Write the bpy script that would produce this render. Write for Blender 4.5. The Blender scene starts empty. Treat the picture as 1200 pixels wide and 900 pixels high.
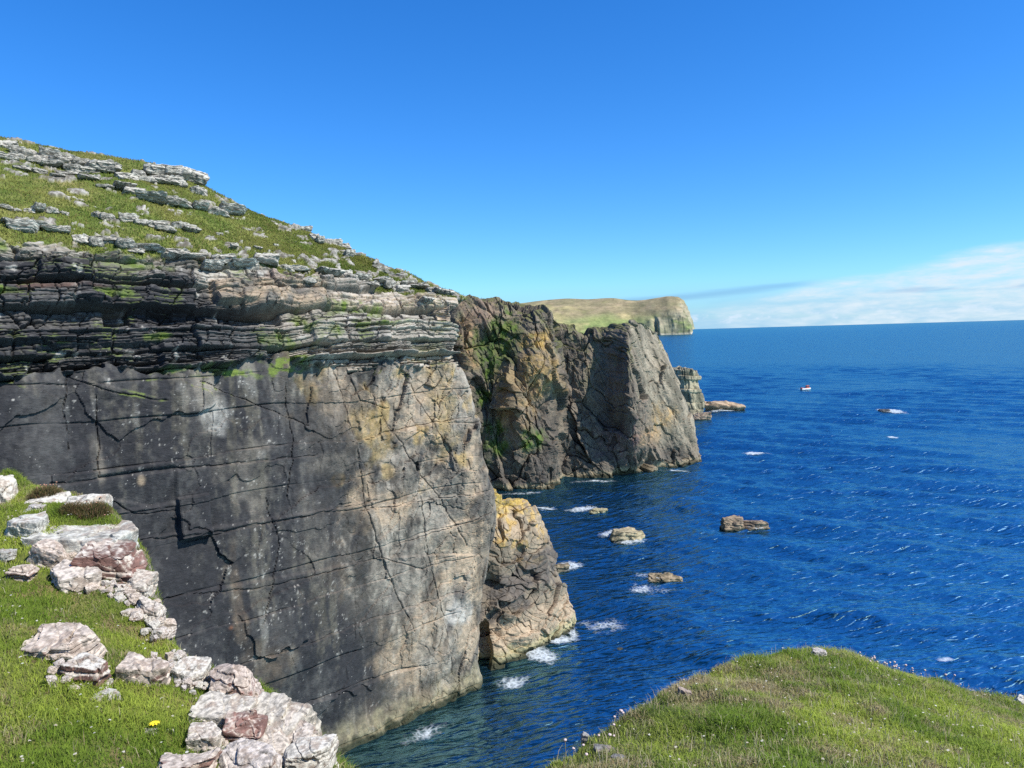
import bpy, math, random
import numpy as np
from mathutils import Matrix, Vector

R = math.radians
sc = bpy.context.scene
COL = sc.collection
random.seed(7)
rng = np.random.default_rng(11)

# ------------------------------------------------------------------ camera
F = 866.7                     # focal length in photo pixels (1200 wide)
CAM = np.array([0.0, 0.0, 30.0])
PITCH, ROLL = 3.86, 1.62
cm = Matrix.Rotation(R(90 - PITCH), 3, 'X') @ Matrix.Rotation(R(-ROLL), 3, 'Z')
CR = np.array(cm)
cam = bpy.data.cameras.new('camera')
camo = bpy.data.objects.new('camera', cam)
COL.objects.link(camo)
camo.matrix_world = Matrix.Translation(CAM.tolist()) @ cm.to_4x4()
cam.sensor_width = 36.0
cam.lens = F / 1200 * 36.0
cam.clip_start = 0.1
cam.clip_end = 100000
sc.camera = camo


def ray(u, v):
    d = CR @ np.array([(u - 600) / F, -(v - 450) / F, -1.0])
    return d / d[1]            # forward distance 1


def at(u, v, Y):               # the point seen at (u, v) that lies Y metres ahead
    return CAM + ray(u, v) * Y


def at_z(u, v, z):             # the point seen at (u, v) at height z
    d = ray(u, v)
    return CAM + d * ((z - CAM[2]) / d[2])


def proj(p):
    q = (np.asarray(p) - CAM) @ CR
    return 600 - F * q[..., 0] / q[..., 2], 450 + F * q[..., 1] / q[..., 2]


# ------------------------------------------------------------------ noise
def _h(x, y, z, seed):
    h = (x.astype(np.int64) * 374761393 + y.astype(np.int64) * 668265263 + z.astype(np.int64) * 1274126177 + seed * 974634) & 0xffffffff
    h = ((h ^ (h >> 13)) * 1103515245) & 0xffffffff
    h = ((h ^ (h >> 15)) * 668265263) & 0xffffffff
    return ((h ^ (h >> 16)) & 0xffffff).astype(np.float32) / 16777215.0


def vn(x, y, z, seed=0):       # value noise -1..1
    x, y, z = np.broadcast_arrays(x, y, z)
    ix, iy, iz = np.floor(x), np.floor(y), np.floor(z)
    fx, fy, fz = [(a - b).astype(np.float32) for a, b in ((x, ix), (y, iy), (z, iz))]
    fx, fy, fz = [f * f * f * (f * (f * 6 - 15) + 10) for f in (fx, fy, fz)]
    ix, iy, iz = [a.astype(np.int64) for a in (ix, iy, iz)]
    r = 0
    for dx in (0, 1):
        for dy in (0, 1):
            for dz in (0, 1):
                w = (fx if dx else 1 - fx) * (fy if dy else 1 - fy) * (fz if dz else 1 - fz)
                r = r + w * _h(ix + dx, iy + dy, iz + dz, seed)
    return r * 2 - 1


def fbm(x, y, z, oct=4, seed=0, gain=0.5):
    r, a, t = 0, 1.0, 0
    f = 1.0
    for o in range(oct):
        r = r + a * vn(x * f + o * 17.3, y * f - o * 9.1, z * f + o * 5.7, seed + o)
        t += a
        a *= gain
        f *= 2.03
    return r / t * 1.5


def ridge(x, y, z, oct=3, seed=0):
    r, a, f, t = 0, 1.0, 1.0, 0
    for o in range(oct):
        r = r + a * (1 - 2 * np.abs(vn(x * f + o * 3.3, y * f, z * f + 7 * o, seed + o)))
        t += a
        a *= 0.5
        f *= 2.1
    return r / t


def ss(a, b, x):
    t = np.clip((x - a) / (b - a), 0, 1)
    return t * t * (3 - 2 * t)


def layers(z, s, seed, tmin, tmax, lmin, lmax, zlo=-40, zhi=90):
    """Bedded, jointed rock: random beds split into random blocks."""
    g = np.random.default_rng(seed)
    e = [zlo]
    while e[-1] < zhi:
        e.append(e[-1] + tmin + (tmax - tmin) * g.random() ** 1.6)
    e = np.array(e)
    li = np.clip(np.searchsorted(e, z, side='right') - 1, 0, len(e) - 2)
    th = (e[1:] - e[:-1])[li]
    dz = np.minimum(z - e[li], e[li + 1] - z)
    top = (z - e[li]) / th
    ln = (lmin + (lmax - lmin) * g.random(len(e)))[li]
    x = s / ln + (g.random(len(e)) * 50)[li]
    k = np.floor(x)
    zero = np.zeros_like(li)
    j = lambda kk: kk + 0.7 * (_h(kk, li, zero, seed) - 0.5)
    k = np.where(x < j(k), k - 1, np.where(x >= j(k + 1), k + 1, k))
    ds = np.minimum(x - j(k), j(k + 1) - x) * ln
    lr = (g.random(len(e)) * 2 - 1)[li]
    br = _h(k, li, zero, seed + 5) * 2 - 1
    b2 = _h(k, li, zero + 3, seed + 9) * 2 - 1
    return dict(li=li, lr=lr, br=br, b2=b2, dz=dz, ds=ds, top=top, th=th)


def facets(x, y, seed, tilt=0.5):
    """Fractured rock: irregular cells, each a plane with its own height and slope."""
    x, y = np.broadcast_arrays(np.asarray(x, float), np.asarray(y, float))
    ix, iy = np.floor(x).astype(np.int64), np.floor(y).astype(np.int64)
    f1 = np.full(x.shape, 9.0)
    f2 = np.full(x.shape, 9.0)
    r = np.zeros(x.shape)
    tl = np.zeros(x.shape)
    z0 = np.zeros_like(ix)
    for dx in (-1, 0, 1):
        for dy in (-1, 0, 1):
            cx, cy = ix + dx, iy + dy
            ox = x - (cx + _h(cx, cy, z0, seed))
            oy = y - (cy + _h(cx, cy, z0, seed + 1))
            d = np.hypot(ox, oy)
            nr_ = d < f1
            f2 = np.where(nr_, f1, np.minimum(f2, d))
            f1 = np.where(nr_, d, f1)
            r = np.where(nr_, _h(cx, cy, z0, seed + 2) * 2 - 1, r)
            tv = (_h(cx, cy, z0, seed + 3) * 2 - 1) * ox + (_h(cx, cy, z0, seed + 4) * 2 - 1) * oy
            tl = np.where(nr_, tv, tl)
    return r, tl * tilt * 2, f2 - f1


# ------------------------------------------------------------------ mesh helpers
def mesh_obj(name, V, quads=None, tris=None, mat=None, col=None, smooth=True, parent=None, extra=None):
    me = bpy.data.meshes.new(name)
    V = np.asarray(V, np.float32).reshape(-1, 3)
    q = np.zeros((0, 4), np.int32) if quads is None else np.asarray(quads, np.int32).reshape(-1, 4)
    t = np.zeros((0, 3), np.int32) if tris is None else np.asarray(tris, np.int32).reshape(-1, 3)
    me.vertices.add(len(V))
    me.vertices.foreach_set('co', V.ravel())
    nl = q.size + t.size
    me.loops.add(nl)
    me.loops.foreach_set('vertex_index', np.concatenate([q.ravel(), t.ravel()]).astype(np.int32))
    me.polygons.add(len(q) + len(t))
    ls = np.concatenate([np.arange(len(q)) * 4, q.size + np.arange(len(t)) * 3]).astype(np.int32)
    me.polygons.foreach_set('loop_start', ls)
    me.polygons.foreach_set('use_smooth', np.full(len(q) + len(t), bool(smooth)))
    me.update(calc_edges=True)
    if col is not None:
        a = me.color_attributes.new('col', 'FLOAT_COLOR', 'POINT')
        c = np.ones((len(V), 4), np.float32)
        c[:, :3] = np.asarray(col).reshape(-1, 3)
        a.data.foreach_set('color', c.ravel())
    if extra:
        for k, arr in extra.items():
            a = me.attributes.new(k, 'FLOAT', 'POINT')
            a.data.foreach_set('value', np.asarray(arr, np.float32).ravel())
    if mat:
        me.materials.append(mat)
    o = bpy.data.objects.new(name, me)
    COL.objects.link(o)
    if parent:
        o.parent = parent
    return o


def grid_quads(nr, nc, flip=False):
    i = np.arange(nr * nc).reshape(nr, nc)
    q = np.stack([i[:-1, :-1], i[:-1, 1:], i[1:, 1:], i[1:, :-1]], -1).reshape(-1, 4)
    return q[:, ::-1] if flip else q


def catmull(P, counts):
    """Resample axis 0 of P with counts[k] steps in each gap."""
    n = len(P)
    t = np.concatenate([k + np.arange(c) / c for k, c in enumerate(counts)] + [[n - 1.0]])
    i = np.minimum(np.floor(t).astype(int), n - 2)
    f = (t - i)
    sh = (-1,) + (1,) * (P.ndim - 1)
    f = f.reshape(sh)
    p0, p1, p2, p3 = P[np.maximum(i - 1, 0)], P[i], P[i + 1], P[np.minimum(i + 2, n - 1)]
    T = 0.5                                   # tension keeps steps in spacing from overshooting
    m1, m2 = (p2 - p0) * T * 0.8, (p3 - p1) * T * 0.8
    h00 = 2 * f**3 - 3 * f**2 + 1
    h10 = f**3 - 2 * f**2 + f
    h01 = -2 * f**3 + 3 * f**2
    h11 = f**3 - f**2
    return h00 * p1 + h10 * m1 + h01 * p2 + h11 * m2, t


def net(P, rc, cc):
    """P[row, col, 3] -> dense surface, row and column parameters, unit normals."""
    A, tr = catmull(np.asarray(P, float), rc)
    B, tc = catmull(A.transpose(1, 0, 2), cc)
    B = B.transpose(1, 0, 2)
    gu = np.gradient(B, axis=1)
    gv = np.gradient(B, axis=0)
    n = np.cross(gu, gv)
    n /= np.maximum(np.linalg.norm(n, axis=2, keepdims=True), 1e-9)
    return B, tr, tc, n


def normals(B):
    n = np.cross(np.gradient(B, axis=1), np.gradient(B, axis=0))
    return n / np.maximum(np.linalg.norm(n, axis=2, keepdims=True), 1e-9)


def mix(a, b, t):
    t = np.asarray(t)[..., None]
    return np.asarray(a) * (1 - t) + np.asarray(b) * t


def tag(o, label=None, cat=None, group=None, kind=None):
    if label:
        o['label'] = label
    if cat:
        o['category'] = cat
        o['kind'] = 'thing'
    if group:
        o['group'] = group
    if kind:
        o['kind'] = kind
    return o


# ------------------------------------------------------------------ materials
class NT:
    def __init__(s, name, world=None):
        if world:
            s.t = world.node_tree
        else:
            s.m = bpy.data.materials.new(name)
            s.m.use_nodes = True
            s.t = s.m.node_tree
        s.t.nodes.clear()

    def n(s, typ, **kw):
        nd = s.t.nodes.new(typ)
        for k, v in kw.items():
            if k.startswith('i_'):
                key = k[2:]
                key = int(key) if key.isdigit() else key.replace('_', ' ')
                s.set(nd.inputs[key], v)
            else:
                setattr(nd, k, v)
        return nd

    def set(s, inp, v):
        if isinstance(v, bpy.types.NodeSocket):
            s.t.links.new(v, inp)
        else:
            inp.default_value = v

    def math(s, op, a, b=0.0, c=0.0, clamp=False):
        nd = s.n('ShaderNodeMath', operation=op, use_clamp=clamp)
        s.set(nd.inputs[0], a)
        s.set(nd.inputs[1], b)
        s.set(nd.inputs[2], c)
        return nd.outputs[0]

    def noise(s, vec, scale, detail=4, rough=0.55, dist=0.0):
        return s.n('ShaderNodeTexNoise', i_Vector=vec, i_Scale=scale, i_Detail=detail, i_Roughness=rough, i_Distortion=dist).outputs[0]

    def ramp(s, v, a, b, smooth=True):
        nd = s.n('ShaderNodeMapRange', i_Value=v)
        nd.inputs['From Min'].default_value = a
        nd.inputs['From Max'].default_value = b
        if smooth:
            nd.interpolation_type = 'SMOOTHSTEP'
        return nd.outputs[0]

    def mixc(s, f, a, b, mode='MIX'):
        nd = s.n('ShaderNodeMix', data_type='RGBA', blend_type=mode)
        s.set(nd.inputs[0], f)
        s.set(nd.inputs[6], a)
        s.set(nd.inputs[7], b)
        return nd.outputs[2]

    def mapping(s, vec, scale=(1, 1, 1), rot=(0, 0, 0)):
        return s.n('ShaderNodeMapping', i_Vector=vec, i_Scale=scale, i_Rotation=rot).outputs[0]


def c4(r, g, b):
    return (r, g, b, 1)


def rock_mat(name, fine=6.0, bump=0.35, bdist=0.05, contrast=0.55, speck=0.0, speck_col=(0.6, 0.58, 0.52)):
    t = NT(name)
    at_ = t.n('ShaderNodeAttribute', attribute_name='col')
    tc = t.n('ShaderNodeTexCoord').outputs['Object']
    n1 = t.noise(tc, fine, 8, 0.65)
    n2 = t.noise(tc, fine * 0.22, 5, 0.6)
    n3 = t.noise(t.mapping(tc, (1, 1, 3.2)), fine * 1.3, 6, 0.7)
    k = t.math('ADD', t.math('MULTIPLY', n1, 0.55), t.math('ADD', t.math('MULTIPLY', n2, 0.25), t.math('MULTIPLY', n3, 0.4)))
    k = t.ramp(k, 0.38, 0.82, False)
    lo, hi = 1 - contrast, 1 + contrast
    val = t.math('ADD', t.math('MULTIPLY', k, hi - lo), lo)
    hsv = t.n('ShaderNodeHueSaturation', i_Color=at_.outputs['Color'], i_Value=val)
    colr = hsv.outputs[0]
    if speck > 0:
        sp = t.noise(tc, fine * 2.2, 3, 0.7)
        f = t.ramp(sp, 0.70 - 0.05 * speck, 0.76)
        g = t.ramp(t.noise(tc, fine * 0.12, 3), 0.42, 0.62)
        colr = t.mixc(t.math('MULTIPLY', t.math('MULTIPLY', f, g), 0.7), colr, c4(*speck_col))
    bn = t.math('ADD', t.math('MULTIPLY', n1, 0.6), t.math('MULTIPLY', n3, 0.6))
    bp = t.n('ShaderNodeBump', i_Strength=bump, i_Distance=bdist, i_Height=bn)
    bs = t.n('ShaderNodeBsdfPrincipled', i_Normal=bp.outputs[0])
    t.set(bs.inputs['Base Color'], colr)
    bs.inputs['Roughness'].default_value = 0.85
    bs.inputs['Specular IOR Level'].default_value = 0.3
    t.t.links.new(bs.outputs[0], t.n('ShaderNodeOutputMaterial').inputs[0])
    return t.m


def turf_mat(name, fine=3.0, bump=0.6, bdist=0.06):
    t = NT(name)
    at_ = t.n('ShaderNodeAttribute', attribute_name='col')
    tc = t.n('ShaderNodeTexCoord').outputs['Object']
    n1 = t.noise(tc, fine, 8, 0.7)
    n2 = t.noise(tc, fine * 7, 4, 0.6)
    val = t.math('ADD', t.math('MULTIPLY', t.ramp(n1, 0.3, 0.7, False), 0.7), t.math('ADD', 0.35, t.math('MULTIPLY', n2, 0.6)))
    hue = t.math('ADD', 0.5, t.math('MULTIPLY', t.math('SUBTRACT', n1, 0.5), -0.10))
    hsv = t.n('ShaderNodeHueSaturation', i_Color=at_.outputs['Color'], i_Value=val, i_Hue=hue)
    bp = t.n('ShaderNodeBump', i_Strength=bump, i_Distance=bdist, i_Height=t.math('ADD', n1, t.math('MULTIPLY', n2, 0.5)))
    bs = t.n('ShaderNodeBsdfPrincipled', i_Normal=bp.outputs[0])
    t.set(bs.inputs['Base Color'], hsv.outputs[0])
    bs.inputs['Roughness'].default_value = 0.9
    bs.inputs['Specular IOR Level'].default_value = 0.15
    t.t.links.new(bs.outputs[0], t.n('ShaderNodeOutputMaterial').inputs[0])
    return t.m


def attr_mat(name, rough=0.6, trans=0.0, spec=0.3, upn=0.0):
    t = NT(name)
    at_ = t.n('ShaderNodeAttribute', attribute_name='col')
    bs = t.n('ShaderNodeBsdfPrincipled')
    t.set(bs.inputs['Base Color'], at_.outputs['Color'])
    bs.inputs['Roughness'].default_value = rough
    bs.inputs['Specular IOR Level'].default_value = spec
    if upn:                                  # soft upward shading normal, as a dense sward scatters light
        gn = t.n('ShaderNodeNewGeometry').outputs['Normal']
        sc_n = t.n('ShaderNodeVectorMath', operation='SCALE', i_0=gn)
        sc_n.inputs[3].default_value = 1 - upn
        ad = t.n('ShaderNodeVectorMath', operation='ADD', i_0=sc_n.outputs[0])
        ad.inputs[1].default_value = (0, 0, upn)
        nm_ = t.n('ShaderNodeVectorMath', operation='NORMALIZE', i_0=ad.outputs[0]).outputs[0]
        t.set(bs.inputs['Normal'], nm_)
    out = bs.outputs[0]
    if trans:
        tr = t.n('ShaderNodeBsdfTranslucent')
        t.set(tr.inputs[0], at_.outputs['Color'])
        mx = t.n('ShaderNodeMixShader')
        mx.inputs[0].default_value = trans
        t.t.links.new(out, mx.inputs[1])
        t.t.links.new(tr.outputs[0], mx.inputs[2])
        out = mx.outputs[0]
    t.t.links.new(out, t.n('ShaderNodeOutputMaterial').inputs[0])
    return t.m


def plain_mat(name, c, rough=0.5, nscale=8, amt=0.25):
    t = NT(name)
    tc = t.n('ShaderNodeTexCoord').outputs['Object']
    v = t.math('ADD', 1 - amt, t.math('MULTIPLY', t.noise(tc, nscale), 2 * amt))
    hsv = t.n('ShaderNodeHueSaturation', i_Color=c4(*c), i_Value=v)
    bs = t.n('ShaderNodeBsdfPrincipled')
    t.set(bs.inputs['Base Color'], hsv.outputs[0])
    bs.inputs['Roughness'].default_value = rough
    t.t.links.new(bs.outputs[0], t.n('ShaderNodeOutputMaterial').inputs[0])
    return t.m


M_CLIFF = rock_mat('cliff_rock', fine=2.6, bump=0.7, bdist=0.12, contrast=0.55, speck=0.6)
M_FAR = rock_mat('headland_rock', fine=1.6, bump=0.95, bdist=0.32, contrast=0.6)
M_HILL = turf_mat('hill_turf', 1.6, 0.7, 0.15)
M_STONE = rock_mat('lichen_stone', fine=22, bump=0.5, bdist=0.02, contrast=0.45)
M_SLAB = rock_mat('grey_slab_rock', fine=4.5, bump=0.5, bdist=0.06, contrast=0.5)
M_SKERRY = rock_mat('sea_rock', fine=3.0, bump=0.6, bdist=0.1, contrast=0.5)
M_GROUND = turf_mat('near_turf', 14.0, 0.7, 0.03)
M_BLADE = attr_mat('grass_blades', 0.6, 0.4, 0.2, 0.65)
M_LAND = turf_mat('far_land', 0.012, 0.3, 8.0)

# ------------------------------------------------------------------ sun and sky
SUN_AZ, SUN_EL = 114.0, 48.0          # azimuth clockwise from the view direction (+Y)
sd = Vector((math.sin(R(SUN_AZ)) * math.cos(R(SUN_EL)), math.cos(R(SUN_AZ)) * math.cos(R(SUN_EL)), math.sin(R(SUN_EL))))
sl = bpy.data.lights.new('sun', 'SUN')
sl.energy = 4.2
sl.angle = R(0.5)
sl.color = (1.0, 0.95, 0.87)
so = bpy.data.objects.new('sun', sl)
COL.objects.link(so)
so.rotation_euler = sd.to_track_quat('Z', 'Y').to_euler()

w = bpy.data.worlds.new('World')
sc.world = w
w.use_nodes = True
t = NT('', w)
sky = t.n('ShaderNodeTexSky', sky_type='NISHITA')
sky.sun_disc = False
sky.sun_elevation = R(SUN_EL)
sky.sun_rotation = R(SUN_AZ)
sky.altitude = 0
sky.air_density = 1.0
sky.dust_density = 0.25
sky.ozone_density = 3.0
hs = t.n('ShaderNodeHueSaturation', i_Color=sky.outputs[0], i_Hue=0.497, i_Saturation=1.32, i_Value=1.25)
skyc = t.mixc(1.0, hs.outputs[0], c4(0.39, 0.65, 0.94), 'MULTIPLY')
d = t.n('ShaderNodeTexCoord').outputs['Generated']
sx = t.n('ShaderNodeSeparateXYZ', i_0=d)
az = t.math('MULTIPLY', t.math('ARCTAN2', sx.outputs[0], sx.outputs[1]), 57.2958)
el = t.math('MULTIPLY', t.math('ARCSINE', sx.outputs[2]), 57.2958)
cv = t.n('ShaderNodeCombineXYZ', i_0=az, i_1=el).outputs[0]
# thin white sheet of high cloud, rising to the right
wis = t.noise(t.mapping(cv, (0.10, 0.55, 1), (0, 0, R(-8))), 1.0, 7, 0.62, 0.4)
wis2 = t.noise(t.mapping(cv, (0.5, 2.2, 1), (0, 0, R(-7))), 1.0, 5, 0.6)
edge = t.math('ADD', t.math('MULTIPLY', t.math('SUBTRACT', az, 19.5), 0.172), 2.6)
edge = t.math('ADD', edge, t.math('MULTIPLY', t.math('SUBTRACT', wis, 0.5), 1.3))
below = t.ramp(t.math('SUBTRACT', edge, el), -0.12, 0.75)
sheet = t.math('MULTIPLY', below, t.ramp(wis, 0.12, 0.6))
sheet = t.math('MULTIPLY', sheet, t.ramp(az, 9.0, 23.0))
sheet = t.math('MULTIPLY', sheet, t.math('ADD', 0.30, t.math('MULTIPLY', t.ramp(wis2, 0.25, 0.78), 0.80)))
sheet = t.math('MULTIPLY', sheet, 1.05, clamp=True)
# low pale veil close to the horizon
veil = t.math('MULTIPLY', t.ramp(el, 4.0, 0.4), t.ramp(t.noise(t.mapping(cv, (0.09, 0.9, 1)), 1.0, 5, 0.55), 0.05, 0.6))
veil = t.math('MULTIPLY', veil, t.math('MULTIPLY', t.ramp(az, -30.0, 0.0), 0.85))
white = c4(4.2, 5.0, 5.6)
c1 = t.mixc(veil, skyc, c4(1.75, 3.5, 5.2))
c2 = t.mixc(sheet, c1, white)
# thin blue-grey streaks
sn = t.noise(t.mapping(cv, (0.16, 1.6, 1), (0, 0, R(-2.5))), 1.0, 5, 0.55, 0.3)
ban = t.math('ADD', 1.65, t.math('MULTIPLY', t.math('ADD', az, 1.0), 0.058))
ban = t.math('SUBTRACT', el, t.math('ADD', ban, t.math('MULTIPLY', t.math('SUBTRACT', sn, 0.5), 0.5)))
band = t.math('SUBTRACT', 1.0, t.ramp(t.math('ABSOLUTE', ban), 0.02, 0.36))
band = t.math('MULTIPLY', band, t.math('MULTIPLY', t.ramp(az, -6.0, 2.0), t.ramp(az, 23.5, 20.0)))
band2 = t.math('SUBTRACT', 1.0, t.ramp(t.math('ABSOLUTE', t.math('SUBTRACT', t.math('SUBTRACT', el, 2.15), t.math('MULTIPLY', t.math('SUBTRACT', sn, 0.5), 0.8))), 0.02, 0.24))
band2 = t.math('MULTIPLY', band2, t.math('MULTIPLY', t.ramp(az, 25.0, 29.0), t.ramp(sn, 0.35, 0.6)))
c3 = t.mixc(t.math('MULTIPLY', t.math('MAXIMUM', band, band2), 0.42), c2, c4(1.05, 2.3, 4.2))
# a few small cumulus puffs low over the sea
pn = t.noise(t.mapping(cv, (0.75, 1.7, 1)), 1.0, 6, 0.6)
pf = t.math('MULTIPLY', t.ramp(pn, 0.52, 0.68), t.math('MULTIPLY', t.ramp(el, 0.25, 0.45), t.ramp(el, 1.5, 0.7)))
pf = t.math('MULTIPLY', pf, t.math('MULTIPLY', t.ramp(az, 11.0, 14.0), 0.75))
c5 = t.mixc(pf, c3, c4(4.2, 5.0, 5.9))
bg = t.n('ShaderNodeBackground', i_Color=c5)
bg.inputs[1].default_value = 0.10
t.t.links.new(bg.outputs[0], t.n('ShaderNodeOutputWorld').inputs[0])

# ------------------------------------------------------------------ main cliff and hill
A0 = np.array([-3.2, 61.4])
T = np.array([-0.729, -0.684])        # along the face, towards the left
INW = np.array([-0.684, 0.729])       # into the rock


def foot(s):
    return A0 + s * T


def p3(xy, z):
    return np.array([xy[0], xy[1], z])


SKYV = ([-300, 0, 60, 120, 200, 238, 290, 350, 412, 470, 530], [108, 160, 172, 186, 201, 212, 246, 268, 294, 323, 347])
SKYY = ([-300, 0, 238, 412, 530], [52, 60, 64, 67, 69])
TOPZ = ([0, 4, 9, 15, 22, 28, 33, 38, 95], [33.3, 33.9, 34.9, 35.7, 36.2, 36.5, 36.8, 37.1, 38.5])
ZR = [-5, 0, 4.1, 8.3, 12.6, 16, 19.9, 23.2, 26, 28.2]
BENCH = 9
cols = []
S_COLS = [110, 75, 55, 44, 38, 33, 28, 22, 15, 9, 4]
for s in S_COLS:
    c = []
    near = float(np.interp(s, [0, 12, 30], [1, 0.5, 0.0]))
    for z in ZR:
        lean = (0.9 + 1.3 * near) * max(0, z / 28.2) ** 1.6 - 0.5 * math.sin(math.pi * min(max(z / 20, 0), 1)) * (1 - near)
        c.append(p3(foot(s) + INW * lean, z))
    tz = float(np.interp(s, *TOPZ))
    sb = 1.6 + 0.8 * near
    c.append(p3(foot(s) + INW * (sb + 0.9 + 0.4 * near), 28.2 + (tz - 28.2) * 0.52))
    e = foot(s) + INW * (sb + 3.0 + 1.8 * near)
    c.append(p3(e, tz))
    u = float(proj(c[-1])[0])
    if s < 42:
        k = at(u, float(np.interp(u, *SKYV)), float(np.interp(u, *SKYY)))
    else:
        k = p3(foot(s) + INW * 26, 47.5 + 0.06 * (s - 38))
    for f, up in ((0.33, 0.02), (0.67, 0.02)):
        c.append(c[BENCH + 2] * (1 - f) + k * f + np.array([0, 0, up * np.linalg.norm(k - c[BENCH + 2])]))
    c.append(k)
    c.append(k + np.array([-5.0, 9.0, 0.4]))
    c.append(k + np.array([-16.0, 30.0, -3.0]))
    cols.append(c)
ar = [(555, 840, 61.4), (555, 815, 61.4), (560, 760, 61.6), (567, 700, 61.9), (576, 640, 62.2), (577, 595, 62.4), (567, 540, 62.5), (556, 490, 62.3), (546, 450, 62.1), (535, 424, 62.0),
      (533, 388, 63.4), (533, 351, 65.5), (535, 350, 67), (537, 350.5, 69), (541, 351, 73), (545, 351, 82), (530, 357, 105)]
arc = [at(*a) for a in ar]
arc[0] = p3(arc[1][:2], -5)
cols.append(arc)
for dx, dy, dz in ((-1.2, 3.2, 0), (-4, 10, 0), (-9, 30, -0.5), (-12, 55, 0.5), (-14, 82, 1.0)):
    c = [a + np.array([dx, dy, 0]) for a in arc]
    for k in range(BENCH + 1, len(c)):
        j = k - BENCH
        c[k] = np.array([c[BENCH][0] - 2.2 * j, c[BENCH][1] + 0.6 * j, arc[k][2] + dz if k < 14 else 33.5])
    cols.append(c)
P = np.array(cols).transpose(1, 0, 2)
rc = [6] + [62, 62, 62, 55, 60, 52, 46, 40] + [95, 85] + [70, 60, 60, 12, 6]
cc = [14, 20, 30, 60, 75, 75, 90, 105, 95, 80, 70] + [40, 30, 20, 15, 12]
B, tr, tc_, n0 = net(P, rc, cc)
n0 = n0 * np.sign(np.median(n0[..., 1][: 100]) * -1 if np.median(n0[..., 1][:100]) != 0 else 1)
X, Y, Z = B[..., 0], B[..., 1], B[..., 2]
S = (X - A0[0]) * T[0] + (Y - A0[1]) * T[1]           # distance along the face
RR = np.repeat(tr[:, None], B.shape[1], 1)
wob = fbm(S / 3.0, Z / 3.0, X * 0, 3, 3)
rt = RR + 0.25 * wob
bj_r, bj_t, bj_e = facets(S / 2.6, Z / 40, 20, 0.3)
RB = RR + 0.30 * bj_r + 0.17 * fbm(S / 4.5, Z * 0, X * 0, 2, 23) + 0.12 * fbm(S / 0.9, Z * 0, X * 0, 3, 22)
wF = 1 - ss(8.80, 8.86, RB)
rag = fbm(S / 1.2, Z / 0.7, Y / 1.2, 4, 19)
wH = ss(10.84, 10.90, RR + 0.13 * wob + 0.16 * rag - 0.16 * ss(12, 2, S))
wS = np.clip(1 - wF - wH, 0, 1)
right = ss(20, 3.5, S + 0.16 * (28 - Z) + 1.5 * wob)     # grey, jointed end of the face
# --- face relief
big = fbm(S / 9, Z / 9, Y / 9, 3, 21) * 0.45
Lf = layers(Z + 0.35 * fbm(S / 6, Z / 20, X * 0, 2, 5), S + 0.06 * Z + 0.5 * fbm(S / 3, Z / 3, X * 0, 3, 6), 31, 2.2, 6.5, 5, 13)
gate = ss(-0.25, 0.25, fbm(S / 3.5, Z / 3.5, X * 0 + 4, 3, 18))
wsx, wsz = 0.35 * fbm(S / 1.6, Z / 1.6, X * 0, 3, 13), 0.35 * fbm(S / 1.6, Z / 1.6, X * 0 + 9, 3, 14)
fr0, ft0, fe0 = facets((S + 0.15 * Z) / 4.6 + wsx * 0.4, Z / 3.4 + wsz * 0.4, 15, 0.5)
away = 1 - np.exp(-((S - 22.4) / 3.5) ** 2 - ((Z - 19.0) / 3.0) ** 2)
plate = away * (0.11 * ss(0.45, 0.6, fr0) - 0.06 * ss(-0.5, -0.65, fr0)) + 0.06 * Lf['br'] + 0.07 * Lf['lr'] + 0.06 * fr0 + 0.10 * ft0
crk = np.maximum(0.9 * np.exp(-(Lf['dz'] / 0.045) ** 2) * (0.12 + 0.88 * gate), 0.55 * (Lf['b2'] > 0.1) * gate * np.exp(-(Lf['ds'] / 0.04) ** 2))
crk = np.maximum(crk, 0.22 * np.exp(-(fe0 / 0.008) ** 2) * (1 - gate) * (fr0 > 0))
fr1, ft1, fe1 = facets((S + 0.38 * Z) / 1.7 + wsx, (Z - 0.15 * S) / 3.2 + wsz, 25, 0.6)
fr2, ft2, fe2 = facets((S + 0.30 * Z) / 0.65 + wsx, Z / 0.95 + wsz, 27, 0.6)
upr = 0.45 + 0.55 * ss(15, 20, Z)
plate2 = upr * (0.14 * fr1 + 0.24 * ft1 + 0.04 * fr2 + 0.07 * ft2)
crk2 = np.maximum(np.exp(-(fe1 / 0.028) ** 2) * (0.3 + 0.7 * gate), 0.4 * np.exp(-(fe2 / 0.05) ** 2) * (fr1 > 0))
crk2 = np.maximum(crk2, 0.6 * np.exp(-(Lf['dz'] / 0.05) ** 2) * gate)
fine = 0.05 * fbm(X / 0.7, Y / 0.7, Z / 0.7, 4, 8, 0.6) + 0.04 * ridge(S / 1.3 + 0.2 * Z, Z / 3.0, X * 0, 3, 9)
dF = big + (plate - 0.13 * crk) * (1 - 0.7 * right) + (plate2 - 0.15 * crk2) * (0.05 + 0.95 * right) + fine * (0.6 + 0.8 * right)
dF += right * upr * 0.16 * ridge(S / 2.6 + 0.22 * Z, Z / 9, X * 0, 3, 12)
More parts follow.
